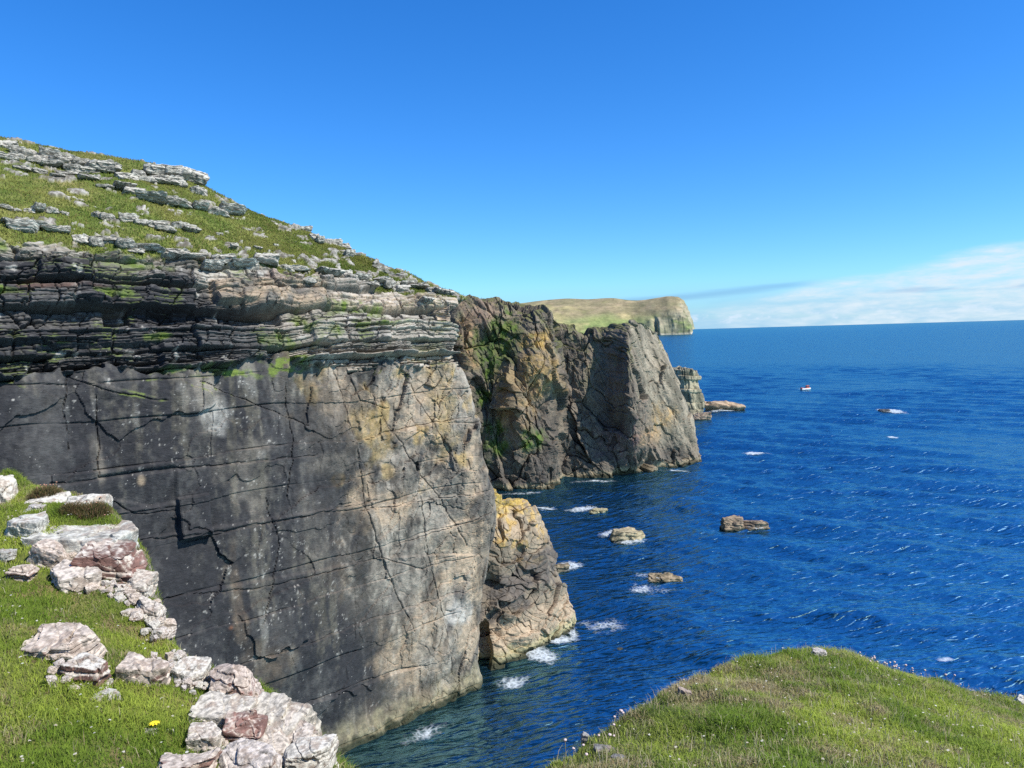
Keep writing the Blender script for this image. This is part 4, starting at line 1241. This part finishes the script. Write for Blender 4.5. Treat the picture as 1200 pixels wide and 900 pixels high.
# rubble
g = np.random.default_rng(77)
lines = [([(70, 664), (105, 684), (150, 696), (172, 716), (190, 745)], 95, 'small white lichened stone in the rubble strip along the cliff edge', 'rubble below the big slab', 12),
         ([(194, 768), (212, 796), (235, 805), (262, 814)], 46, 'small whitish stone in the rubble between the pinkish outcrop and the edge boulder', 'rubble near the edge boulder', 9),
         ([(60, 640), (80, 652), (110, 650), (90, 676)], 20, 'small white stone wedged under the red layered rock', 'stones under the ledge', 10),
         ([(228, 845), (250, 872), (300, 872), (330, 880), (240, 896), (195, 900)], 48, 'small cream stone tucked among the blocks of the edge cluster', 'stones in the edge cluster', 12),
         ([(46, 745), (75, 772), (92, 800), (66, 785)], 20, 'small pink stone beside the middle turf outcrop', 'stones by the middle outcrop', 10)]
RUB = []
for pts, cnt, lab, grp, size in lines:
    pts = np.array(pts, float)
    for k in range(cnt):
        f = g.random() * (len(pts) - 1)
        i = int(f)
        p = pts[i] * (1 - f + i) + pts[i + 1] * (f - i) + g.normal(0, 1, 2) * (9, 7)
        wpx = size * (0.5 + 0.9 * g.random() ** 1.5)
        hpx = wpx * (0.5 + 0.35 * g.random())
        if len(RUB) >= 18:
            src = RUB[int(g.integers(18))]
            o_ = src.copy()
            COL.objects.link(o_)
            g0 = ground_hit(p[0], p[1])
            sc_ = (wpx / F * g0[1]) / (src.dimensions.x / src.scale.x)
            o_.scale = (sc_, sc_ * g.uniform(.8, 1.2), sc_ * g.uniform(.7, 1.1))
            o_.location = (g0[0], g0[1], g0[2] + 0.10 * wpx / F * g0[1])
            o_.rotation_euler = (g.normal(0, .25), g.normal(0, .25), g.random() * 6.28)
            tag(o_, lab, 'stone', grp)
            continue
        RUB.append(None)
        RUB[-1] = stone('edge_stone', p[0] - wpx / 2, p[1] - hpx / 2, p[0] + wpx / 2, p[1] + hpx / 2, lab, 100 + int(g.integers(1000)), 0.8, lich=[WH, PK, (.55, .5, .44)][k % 3], amt=0.6 + 0.3 * g.random(),
    n=20, rotz=g.random() * 3, cat='stone', group=grp)

# ------------------------------------------------------------------ sea rocks
def skerry(name, u0, v0, u1, v1, label, seed, cols_, cat='sea rock', depth=0.5, bed=0.6, n=40, cuts=8, wet=0.35, flat=False, hscale=1.0):
    c = at_z((u0 + u1) / 2, v1, 0)
    w_ = (u1 - u0) / F * c[1]
    h_ = (v1 - v0) / F * c[1] * hscale
    V, Q, D, d1, d2 = rock_shape(seed, (w_ * 1.12, w_ * depth * 1.2, h_ * 2.3), n, cuts, bed, 1.2, flat)
    m = w_
    nz = fbm(V[:, 0] / m * 6, V[:, 1] / m * 6, V[:, 2] / m * 6, 4, seed)
    cc_ = mix(np.array(cols_[0]), np.array(cols_[1]), ss(-0.5, 0.5, nz))
    cc_ = mix(cc_, np.array([0.04, 0.04, 0.025]), ss(wet, wet * 0.3, V[:, 2] / h_ + 0.1 * nz))
    o = mesh_obj(name, V, Q, mat=M_SKERRY, col=cc_)
    o.location = (c[0], c[1] + w_ * depth * 0.4, 0.0)
    return tag(o, label, cat)


skerry('sea_rock', 829, 470, 875, 482, 'long orange-brown skerry just right of the sea stack', 801, [(.19, .14, .09), (.38, .28, .18)], hscale=0.75)
skerry('sea_rock', 812, 485, 832, 493, 'small brown rock at the foot of the sea stack', 802, [(.17, .13, .09), (.33, .25, .17)])
skerry('sea_rock', 848, 604, 874, 622, 'taller left lump of the double brown sea rock', 803, [(.10, .08, .06), (.27, .20, .13)], depth=0.8, hscale=0.72)
skerry('sea_rock', 872, 607, 900, 621, 'lower right lump of the double brown sea rock', 804, [(.10, .08, .06), (.27, .20, .13)], depth=0.7, hscale=0.62)
skerry('sea_rock', 715, 619, 761, 636, 'flat-topped buff rock with surf on its left', 805, [(.2, .17, .10), (.38, .32, .2)], depth=0.55, flat=True, hscale=0.75)
skerry('sea_rock', 690, 597, 712, 602, 'low buff rock awash at the end of a white surf line', 806, [(.2, .18, .1), (.34, .3, .18)], hscale=0.8)
skerry('sea_rock', 764, 672, 800, 684, 'brown rock almost drowned in white surf', 807, [(.12, .10, .06), (.28, .22, .14)], hscale=0.6)
skerry('sea_rock', 638, 655, 668, 673, 'dark rock shelf beside the tan buttress', 808, [(.08, .07, .05), (.22, .18, .12)], depth=0.8, hscale=0.5)
skerry('sea_rock', 1030, 478, 1046, 484, 'dark tip of rock breaking the waves far out', 809, [(.04, .04, .045), (.1, .1, .1)], hscale=0.7, wet=0.2)
skerry('sea_rock', 700, 750, 720, 757, 'submerged yellow-green rock near the buttress foot', 810, [(.05, .07, .05), (.10, .12, .07)], hscale=0.12, wet=0.0)
skerry('sea_rock', 716, 755, 734, 762, 'second submerged rock seaward of the yellow-green one', 811, [(.05, .07, .05), (.10, .12, .07)], hscale=0.12, wet=0.0)

# sea stack behind the headland
sk = [[(780, 488), (784, 432)], [(800, 490), (798, 433)], [(814, 490), (810, 431)], [(824, 487), (818, 436)]]
cols = []
for k, ((ua, va), (ub, vb)) in enumerate(sk):
    b_ = at_z(ua, 490.5, 0)
    Yb = b_[1] + (0, -3, -2, 3)[k]
    pts = [at(ua, va + 30, Yb)]
    pts[0] = p3(at(ua, va, Yb)[:2], -4)
    for f in (0, 0.2, 0.45, 0.7, 0.9, 1.0):
        bul = (0, 2.2, 2.6, 2.0, 1.2, 0)[int(round(f * 5))] if k == 3 else 0
        pts.append(at(ua + (ub - ua) * f + bul, va + (vb - va) * f, Yb + 1.5 * f))
    tp = pts[-1]
    pts += [tp + np.array([0, 4, 0]), tp + np.array([0, 9, -1]), tp + np.array([0, 13, -20])]
    cols.append(pts)
last = cols[-1]
cols.append([p + np.array([-0.5, 4, 0]) for p in last])
cols.append([p + np.array([-8, 12, 0]) for p in last])
B, tr, tc_, n0 = net(np.array(cols).transpose(1, 0, 2), [4, 20, 26, 26, 20, 12, 8, 6, 4], [36, 34, 30, 14, 10])
n0 = n0 * np.sign(-np.median(n0[10:80, 10:80, 1]))
X, Y, Z = B[..., 0], B[..., 1], B[..., 2]
L = layers(Z + 0.1 * X, X + 0.1 * Z + 0.4 * fbm(X / 2, Y / 2, Z / 2, 2, 901), 903, 1.0, 3.5, 1.0, 2.6)
dd = 0.6 * L['br'] + 0.3 * L['lr'] - 0.5 * np.exp(-(L['ds'] / 0.16) ** 2) - 0.25 * np.exp(-(L['dz'] / 0.14) ** 2) + 0.35 * fbm(X / 2, Y / 2, Z / 2, 4, 904)
B2 = B + n0 * dd[..., None]
n1_ = fbm(X / 2.5, Y / 2.5, Z / 2.5, 4, 905)
cb = mix(np.array([0.13, 0.12, 0.08]), np.array([0.33, 0.29, 0.19]), ss(-0.6, 0.6, n1_))
cb = mix(cb, [0.25, 0.16, 0.1], ss(2, 1, Z))
st = mesh_obj('sea_stack', B2, grid_quads(*B2.shape[:2]), mat=M_FAR, col=cb)
tag(st, 'pale jointed sea stack rising behind the tip of the headland', 'sea stack')

# ------------------------------------------------------------------ slabs on the hill
B2, hill_row, HN, HS, _ = HILL
Hp = B2[hill_row - 60:]
hu, hv = proj(Hp.reshape(-1, 3))
Hf = Hp.reshape(-1, 3)
okh = (Hf[:, 1] > 10)
nH = HN[hill_row - 60:].reshape(-1, 3)


def hill_at(u, v):
    d2 = np.where(okh, (hu - u) ** 2 + (hv - v) ** 2, 1e9)
    c = np.argsort(d2)[:6]
    k = c[np.argmin(Hf[c, 1])]
    return Hf[k], nH[k]


protos = []
for k in range(10):
    V, Q, D, d1, d2 = rock_shape(700 + k, (1.0, 0.62, 0.42), 26, 7, 0.45, 1.0, True)
    nv = vnorm(V, Q)
    nz = fbm(V[:, 0] * 6 + k, V[:, 1] * 6, V[:, 2] * 9, 4, 720 + k)
    c = mix(np.array([0.19, 0.18, 0.15]), np.array([0.43, 0.405, 0.345]), ss(-0.7, 0.5, nz + 0.5 * nv[:, 2]))
    c = mix(c, [0.07, 0.065, 0.06], 0.7 * ss(0.45, 0.8, fbm(V[:, 0] * 4, V[:, 1] * 4, V[:, 2] * 16, 3, 730 + k)))
    protos.append(mesh_obj('rock_slab', V, Q, mat=M_SLAB, col=c, smooth=False))
first = [True] * len(protos)
gs = np.random.default_rng(99)


def slab(u, v, wpx, hpx, label, group, extra_rot=0.0, sink=0.60):
    p, nrm = hill_at(u, v)
    k = int(gs.integers(len(protos)))
    if first[k]:
        o = protos[k]
        first[k] = False
    else:
        o = protos[k].copy()
        COL.objects.link(o)
    wm = wpx / F * p[1]
    hm = hpx / F * p[1]
    o.scale = (wm * 1.2, wm * (1.2 + 0.7 * gs.random()), hm / 0.42 * 1.1)
    o.rotation_euler = (-0.25 + gs.normal(0, 0.06), gs.normal(0, 0.05) + 0.04, math.atan2(T[1], T[0]) + math.pi + gs.normal(0, 0.12) + extra_rot)
    o.location = (p[0], p[1], p[2] + hm * (0.5 - sink))
    tag(o, label, 'rock', group)
    return o


def slab_line(pts, n, wr, hr, label, group, jit=3.0):
    n = max(5, int(n * 0.78))
    pts = np.array(pts, float)
    seg = np.concatenate([[0], np.cumsum(np.hypot(*np.diff(pts, axis=0).T))])
    for k in range(n):
        f = (k + 0.5 + gs.uniform(-0.35, 0.35)) / n * seg[-1]
        u = float(np.interp(f, seg, pts[:, 0]))
        v = float(np.interp(f, seg, pts[:, 1])) + gs.normal(0, jit)
        slab(u, v, gs.uniform(*wr), gs.uniform(*hr), label, group)


slab_line([(0, 172), (60, 182), (130, 200), (190, 214), (236, 222)], 22, (14, 26), (7, 11), 'pale grey block in the rocky crag along the hilltop skyline', 'blocks of the skyline crag', 3)
slab_line([(0, 180), (60, 190), (120, 205)], 12, (14, 26), (6, 10), 'pale grey block in the lower row of the hilltop crag', 'lower blocks of the hilltop crag', 4)
slab_line([(20, 196), (70, 204), (120, 214), (150, 222)], 9, (9, 20), (3.5, 6), 'thin slab scattered in grass just under the hilltop crag', 'slabs under the hilltop crag', 3)
slab_line([(142, 226), (190, 234), (230, 242), (278, 250)], 9, (18, 30), (6, 9), 'slab of the dark-shadowed ledge halfway up the hill', 'slabs of the mid-hill ledge', 1.5)
slab_line([(0, 243), (45, 247), (85, 247)], 8, (9, 16), (4.5, 7), 'small pale slab low on the grassy hill at the left', 'low left hill slabs', 2)
slab_line([(108, 254), (150, 258), (190, 265), (234, 268)], 11, (16, 26), (6, 10), 'rounded grey slab of the row low on the grassy hill', 'row of slabs low on the hill', 2)
slab_line([(0, 262), (40, 266), (80, 270), (130, 285), (200, 296), (260, 302), (330, 315), (390, 326)], 30, (12, 30), (5, 11), 'pale lichened block on the lip where the hill meets the cliff', 'blocks along the cliff lip', 4)
for u_, v_, w_, h_, lab_ in [(228, 214, 24, 15, 'squared-off end block of the hilltop crag standing against the sky'), (206, 209, 26, 13, 'long block next to the end block of the hilltop crag'), (182, 204, 26, 11, 'third block in from the right end of the hilltop crag')]:
    slab(u_, v_, w_, h_, lab_, None, 0.0, 0.2)
slab_line([(352, 270), (380, 282), (414, 298)], 9, (9, 16), (5, 9), 'dark grey block of the small crag on the right skyline', 'blocks of the right skyline crag', 2)
slab_line([(398, 322), (440, 330), (480, 338), (525, 352)], 16, (12, 24), (5, 9), 'grey slab on the stepped slope near the end of the cliff', 'slabs on the stepped end', 6)
slab_line([(240, 276), (300, 290), (360, 300)], 7, (5, 9), (3, 4.5), 'small pale stone dotted in grass above the cliff lip', 'stones in grass above the lip', 5)
for k, f in enumerate(first):
    if f:
        bpy.data.objects.remove(protos[k])

# ------------------------------------------------------------------ grass
def blades(px, py, pz, h, wd, lean, ldir, cols_):
    n = len(px)
    a = rng.random(n) * 6.283
    wx, wy = np.cos(a) * wd / 2, np.sin(a) * wd / 2
    lx, ly = np.cos(ldir) * lean * h, np.sin(ldir) * lean * h
    V = np.zeros((n, 5, 3), np.float32)
    V[:, 0] = np.stack([px - wx, py - wy, pz - 0.01], -1)
    V[:, 1] = np.stack([px + wx, py + wy, pz - 0.01], -1)
    V[:, 2] = np.stack([px + wx * 0.75 + lx * 0.35, py + wy * 0.75 + ly * 0.35, pz + h * 0.6], -1)
    V[:, 3] = np.stack([px - wx * 0.75 + lx * 0.35, py - wy * 0.75 + ly * 0.35, pz + h * 0.6], -1)
    V[:, 4] = np.stack([px + lx, py + ly, pz + h * (1 - 0.3 * lean)], -1)
    b = np.arange(n) * 5
    Q = np.stack([b, b + 1, b + 2, b + 3], -1)
    Tt = np.stack([b + 3, b + 2, b + 4], -1)
    return V.reshape(-1, 3), Q, Tt, np.repeat(cols_, 5, 0)


def grass_cols(x, y, n, dark):
    a = fbm(x / 1.1, y / 1.1, x * 0, 3, 601)
    b = fbm(x / 0.3, y / 0.3, x * 0, 2, 602)
    r = rng.random(n)
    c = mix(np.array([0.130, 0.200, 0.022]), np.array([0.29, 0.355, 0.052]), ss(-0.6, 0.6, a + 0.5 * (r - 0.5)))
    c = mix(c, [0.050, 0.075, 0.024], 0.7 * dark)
    dry = ss(0.35, 0.9, b * 0.55 + 0.55 * fbm(x / 1.7, y / 1.7, x * 0, 3, 603) + 0.75 * (rng.random(n) - 0.30))
    c = mix(c, mix(np.array([0.22, 0.16, 0.08]), np.array([0.42, 0.37, 0.21]), rng.random(n)), dry)
    return c * (0.80 + 0.55 * rng.random(n))[:, None]


def scatter(n, x0, x1, y0, y1):
    x = rng.uniform(x0, x1, n)
    y = rng.uniform(y0, y1, n)
    d = rim_dist(x, y)
    u, v = proj(np.stack([x, y, ground_z(x, y, False)], -1))
    ok = (d < np.where(x < 0, 0.38, 0.20) + 0.1 * rng.random(n)) & (u > -80) & (u < 1280) & (v < 960)
    for (sx_, sy_, ra, rb) in STONES:
        ok &= ((x - sx_) / ra) ** 2 + ((y - sy_) / rb) ** 2 > 0.8
    return x[ok], y[ok], d[ok]


for nm, cnt, box, lab in (('grass', 330000, (-9.2, -0.9, 4.0, 13.6), 'short turf on the left ledge'), ('grass', 330000, (0.0, 8.9, 4.6, 11.6), 'turf covering the right-hand knoll')):
    x, y, d = scatter(cnt, *box)
    pn = fbm(x / 0.5, y / 0.5, x * 0, 2, 604)
    bare = fbm(x / 0.9, y / 0.9, x * 0, 3, 605)
    keep = bare + rng.random(len(x)) * 0.9 < 1.2
    x, y, d, pn = x[keep], y[keep], d[keep], pn[keep]
    z = ground_z(x, y)
    n = len(x)
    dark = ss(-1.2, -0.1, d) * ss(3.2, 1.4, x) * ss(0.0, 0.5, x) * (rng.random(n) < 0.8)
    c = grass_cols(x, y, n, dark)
    tall = 1.0 if x[0] < 0 else 1.05
    if tall > 1:
        c_gain = 1.12
    else:
        c_gain = 1.0
    tus = ss(0.15, 0.6, fbm(x / 0.8, y / 0.8, x * 0, 3, 606))
    h = (0.030 + 0.045 * rng.random(n)) * (1 + 0.5 * pn + 0.9 * tus) * tall
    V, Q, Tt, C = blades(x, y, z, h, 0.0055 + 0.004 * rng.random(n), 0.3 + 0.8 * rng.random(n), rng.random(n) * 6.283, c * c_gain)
    # flowering stems and dry straws
    m = 4800 if tall > 1 else 1000
    i = rng.integers(0, n, m)
    cs_ = mix(np.array([0.30, 0.24, 0.12]), np.array([0.55, 0.50, 0.33]), rng.random(m))
    V2, Q2, T2, C2 = blades(x[i], y[i], z[i], (0.09 + 0.10 * rng.random(m)) * (0.8 if tall == 1 else 1), np.full(m, 0.005), 0.2 + 0.7 * rng.random(m), rng.random(m) * 6.283, cs_)
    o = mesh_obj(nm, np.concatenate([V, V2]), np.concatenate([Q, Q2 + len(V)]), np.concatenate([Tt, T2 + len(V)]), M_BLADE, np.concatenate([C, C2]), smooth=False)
    tag(o, lab, kind='stuff')

# rough grass on the hill
sel = np.where((HILL[4].reshape(-1) > 0.6) & (np.abs(proj(B2.reshape(-1, 3))[0] - 300) < 420))[0]
sel = rng.choice(sel, 110000)
p = B2.reshape(-1, 3)[sel] + rng.normal(0, 0.06, (len(sel), 3)) * (1, 1, 0)
n = len(p)
a = fbm(p[:, 0] / 2.5, p[:, 1] / 2.5, p[:, 2] / 2.5, 3, 610)
c = mix(np.array([0.105, 0.165, 0.025]), np.array([0.215, 0.235, 0.055]), ss(-0.7, 0.7, a + rng.normal(0, 0.3, n)))
c = mix(c, [0.22, 0.18, 0.08], (rng.random(n) < 0.15) * 0.8)
V, Q, Tt, C = blades(p[:, 0], p[:, 1], p[:, 2], 0.07 + 0.13 * rng.random(n), 0.03 + 0.03 * rng.random(n), 0.3 + 0.8 * rng.random(n), rng.random(n) * 6.283, c)
o = mesh_obj('grass', V, Q, Tt, M_BLADE, C, smooth=False)
tag(o, 'rough grass on the hill above the cliff', kind='stuff')

# tiny daisies in the left turf and white specks on the knoll
x, y, d = scatter(600, -8, -1.2, 4.6, 11)
x2, y2, d2 = scatter(350, 0.6, 8.5, 5.2, 11)
x, y = np.concatenate([x, x2]), np.concatenate([y, y2])
z = ground_z(x, y) + 0.05 + 0.03 * rng.random(len(x))
V, Q = [], []
rad = 0.009 + 0.006 * rng.random(len(x))
ang = np.linspace(0, 6.283, 7)[:6]
n = len(x)
VV = np.zeros((n, 7, 3), np.float32)
for k in range(6):
    VV[:, k] = np.stack([x + rad * math.cos(ang[k]), y + rad * math.sin(ang[k]), z + rng.normal(0, 0.004, n)], -1)
VV[:, 6] = np.stack([x, y, z + 0.006], -1)
b = np.arange(n) * 7
Tt = np.concatenate([np.stack([b + k, b + (k + 1) % 6, b + 6], -1) for k in range(6)])
cw = mix(np.array([0.75, 0.74, 0.68]), np.array([0.5, 0.42, 0.3]), rng.random(n))
o = mesh_obj('wildflowers', VV, None, Tt, M_BLADE, np.repeat(cw, 7, 0))
tag(o, 'tiny white flowers dotted through the turf', kind='stuff')

# ------------------------------------------------------------------ thrift and the yellow flower
M_STEM = plain_mat('flower_stem', (0.16, 0.15, 0.06), 0.7)
M_HEAD = plain_mat('thrift_head', (0.62, 0.50, 0.48), 0.8, 60, 0.4)
M_DRY = plain_mat('dry_thrift_head', (0.36, 0.19, 0.13), 0.8, 60, 0.4)
M_YEL = plain_mat('yellow_petals', (0.80, 0.62, 0.02), 0.6, 30, 0.15)


def stem_mesh(h, bend, r=0.0025):
    V, Q = [], []
    for k in range(5):
        f = k / 4
        for a_ in range(5):
            V.append((r * math.cos(a_ * 1.2566) + bend * f * f, r * math.sin(a_ * 1.2566), h * f))
    for k in range(4):
        for a_ in range(5):
            Q.append((k * 5 + a_, k * 5 + (a_ + 1) % 5, (k + 1) * 5 + (a_ + 1) % 5, (k + 1) * 5 + a_))
    return V, Q


def head_mesh(r, h, bend, seed):
    D, Q = cube_sphere(9)
    D = D / np.linalg.norm(D, axis=1, keepdims=True)
    rr_ = r * (1 + 0.35 * vn(D[:, 0] * 6, D[:, 1] * 6, D[:, 2] * 6, seed))
    V = D * rr_[:, None] * np.array([1, 1, 0.75]) + np.array([bend, 0, h])
    return V, Q


def thrift(h, bend, r, mat, label, group, seed):
    e = bpy.data.objects.new('thrift_flower', None)
    COL.objects.link(e)
    e.empty_display_size = 0.05
    mesh_obj('stem', *stem_mesh(h, bend), mat=M_STEM, parent=e)
    mesh_obj('flower_head', *head_mesh(r, h, bend, seed), mat=mat, parent=e)
    tag(e, label, 'flower', group)
    return e


def dup(e, label, group):
    r_ = e.copy()
    COL.objects.link(r_)
    tag(r_, label, 'flower', group)
    for ch in e.children:
        c_ = ch.copy()
        COL.objects.link(c_)
        c_.parent = r_
    return r_


LAB1, GRP1 = 'thin-stalked pale pink thrift flower on the seaward rim of the knoll', 'thrift flowers along the knoll rim'
LAB2, GRP2 = 'white thrift flower on the shaded left flank of the knoll', 'thrift flowers on the knoll flank'
LAB3, GRP3 = 'dried brown thrift flower standing in a tuft on the left ledge', 'dried thrift on the left ledge'
pr = [thrift(0.13, 0.02, 0.014, M_HEAD, LAB1, GRP1, 1), thrift(0.10, -0.02, 0.012, M_HEAD, LAB1, GRP1, 2), thrift(0.15, 0.03, 0.013, M_HEAD, LAB1, GRP1, 3)]
prd = [thrift(0.10, 0.01, 0.011, M_DRY, LAB3, GRP3, 4), thrift(0.13, -0.02, 0.011, M_DRY, LAB3, GRP3, 5)]
usedp = set()


def plant(plist, u, v, lab, grp):
    k = int(gs.integers(len(plist)))
    e = plist[k]
    if e.name in usedp:
        e = dup(e, lab, grp)
    else:
        tag(e, lab, 'flower', grp)
    usedp.add(plist[k].name)
    p_ = ground_hit(u, v)
    e.location = (p_[0], p_[1], float(ground_z(p_[0], p_[1])) - 0.01)
    s_ = gs.uniform(0.8, 1.25)
    e.scale = (s_, s_, s_)
    e.rotation_euler = (gs.normal(0, 0.12), gs.normal(0, 0.12), gs.uniform(0, 6.28))


for u in list(gs.uniform(1015, 1075, 16)) + list(gs.uniform(985, 1130, 12)):
    plant(pr, u, float(np.interp(u, [980, 1050, 1130], [762, 783, 801])) + gs.uniform(0, 5), LAB1, GRP1)
for u, v in [(664, 878), (672, 872), (712, 868), (718, 862), (722, 858), (682, 876), (722, 834), (726, 832), (735, 846), (690, 888), (706, 866)]:
    plant(pr, u, v, LAB2, GRP2)
for k in range(34):
    if k < 16:
        u, v = gs.uniform(40, 72), gs.uniform(577, 582)
    else:
        u, v = gs.normal(110, 8), gs.normal(598, 5)
    plant(prd, u, v, LAB3, GRP3)


def cushion(u, v, wpx, label, seed):
    p_ = ground_hit(u, v)
    rad = wpx / F * p_[1] / 2
    D, Q = cube_sphere(24)
    D = D / np.linalg.norm(D, axis=1, keepdims=True)
    m = 2600
    g_ = np.random.default_rng(seed)
    dirs = g_.normal(size=(m, 3))
    dirs[:, 2] = np.abs(dirs[:, 2])
    dirs /= np.linalg.norm(dirs, axis=1, keepdims=True)
    px, py, pz = (dirs * rad * g_.uniform(0.5, 0.95, (m, 1)) * np.array([1, 1, 0.75])).T
    cc_ = mix(np.array([0.06, 0.09, 0.02]), np.array([0.22, 0.13, 0.07]), g_.random(m) ** 1.2)
    V_, Q_, T_, C_ = blades(px, py, pz - 0.02, 0.05 + 0.05 * g_.random(m), np.full(m, 0.006), 0.4 + 0.6 * g_.random(m), np.arctan2(py, px), cc_)
    o_ = mesh_obj('thrift_cushion', V_, Q_, T_, M_BLADE, C_, smooth=False)
    o_.location = (p_[0], p_[1], p_[2])
    tag(o_, label, 'plant')


cushion(110, 604, 42, 'rusty brown and green thrift cushion at the corner of the left ledge', 5)
cushion(86, 602, 34, 'olive green cushion plant on the pale ledge left of the rusty one', 6)
cushion(55, 584, 38, 'low brownish thrift cushion at the back of the left ledge', 7)

yf = bpy.data.objects.new('yellow_flower', None)
COL.objects.link(yf)
p_ = ground_hit(180, 860)
yf.location = p_
V_, Q_ = stem_mesh(0.07, 0.01)
mesh_obj('stem', V_, Q_, mat=M_STEM, parent=yf)
PV, PT = [], []
for k in range(9):
    a_ = k / 9 * 6.283
    b_ = len(PV)
    for (r1, w1, z1) in ((0.004, 0.004, 0.07), (0.022, 0.010, 0.078), (0.036, 0.002, 0.072)):
        for s_ in (-1, 1):
            PV.append((0.01 + r1 * math.cos(a_) - s_ * w1 * math.sin(a_), r1 * math.sin(a_) + s_ * w1 * math.cos(a_), z1))
    PT += [(b_, b_ + 1, b_ + 3, b_ + 2), (b_ + 2, b_ + 3, b_ + 5, b_ + 4)]
mesh_obj('petals', PV, PT, mat=M_YEL, parent=yf)
tag(yf, 'single yellow flower by a pale stone in the left turf', 'flower')
yf.scale = (1.3, 1.3, 1.3)

# ------------------------------------------------------------------ the little boat far out
bt = bpy.data.objects.new('small_boat', None)
COL.objects.link(bt)
bp_ = at_z(944.5, 457, 0)
bt.location = (bp_[0], bp_[1], 0.05)
bt.rotation_euler = (0, 0, R(10))
tag(bt, 'small red and white boat alone on the open sea', 'boat')
M_WHITE = plain_mat('boat_white', (0.75, 0.75, 0.72), 0.4, 2, 0.08)
M_REDP = plain_mat('boat_red', (0.50, 0.09, 0.05), 0.4, 2, 0.12)
M_DARK = plain_mat('boat_dark', (0.05, 0.05, 0.055), 0.5, 3, 0.2)


def hull(L_, W_, H_, z0, top_w=1.0):
    V_, Q_ = [], []
    st_ = np.linspace(-1, 1, 13)
    for s_ in st_:
        wd_ = W_ / 2 * (1 - max(0, s_) ** 2.4) ** 0.6 * (0.92 if s_ < -0.9 else 1)
        sh_ = 0.25 * H_ * max(0, s_) ** 2
        for k, (wy, wz) in enumerate([(-1, 1), (-0.92, 0.45), (-0.6, 0.0), (0, -0.1), (0.6, 0.0), (0.92, 0.45), (1, 1), (0.86, 1), (0.7, 0.35), (0, 0.3), (-0.7, 0.35), (-0.86, 1)]):
            V_.append((s_ * L_ / 2, wd_ * wy * top_w, z0 + H_ * wz + sh_))
    for i in range(12):
        for k in range(12):
            Q_.append((i * 12 + k, i * 12 + (k + 1) % 12, (i + 1) * 12 + (k + 1) % 12, (i + 1) * 12 + k))
    return V_, Q_


def boxm(x0, x1, y0, y1, z0, z1, tp=0.85):
    V_ = []
    for z_, f in ((z0, 1.0), (z1, tp)):
        cx, cy = (x0 + x1) / 2, (y0 + y1) / 2
        for (x_, y_) in ((x0, y0), (x1, y0), (x1, y1), (x0, y1)):
            V_.append((cx + (x_ - cx) * f, cy + (y_ - cy) * f, z_))
    return V_, [(0, 3, 2, 1), (4, 5, 6, 7), (0, 1, 5, 4), (1, 2, 6, 5), (2, 3, 7, 6), (3, 0, 4, 7)]


mesh_obj('hull', *hull(4.8, 1.9, 0.85, 0.0), mat=M_WHITE, parent=bt)
mesh_obj('gunwale', *hull(4.9, 2.0, 0.16, 0.82), mat=M_REDP, parent=bt)
mesh_obj('wheelhouse', *boxm(0.0, 1.5, -0.65, 0.65, 0.6, 2.1), mat=M_REDP, parent=bt, smooth=False)
mesh_obj('wheelhouse_window', *boxm(0.10, 1.44, -0.66, 0.66, 1.45, 1.85, 0.93), mat=M_DARK, parent=bt, smooth=False)
mesh_obj('outboard_motor', *boxm(-2.75, -2.35, -0.2, 0.2, 0.4, 1.35, 0.7), mat=M_DARK, parent=bt, smooth=False)

# ------------------------------------------------------------------ view
sc.view_settings.view_transform = 'Standard'
sc.view_settings.look = 'None'
sc.view_settings.exposure = 0.8
sc.view_settings.gamma = 1.0
sc.view_settings.use_curve_mapping = False
sc.cycles.use_denoising = False
sc.cycles.max_bounces = 6
sc.cycles.sample_clamp_direct = 0.5
sc.cycles.sample_clamp_indirect = 3.0
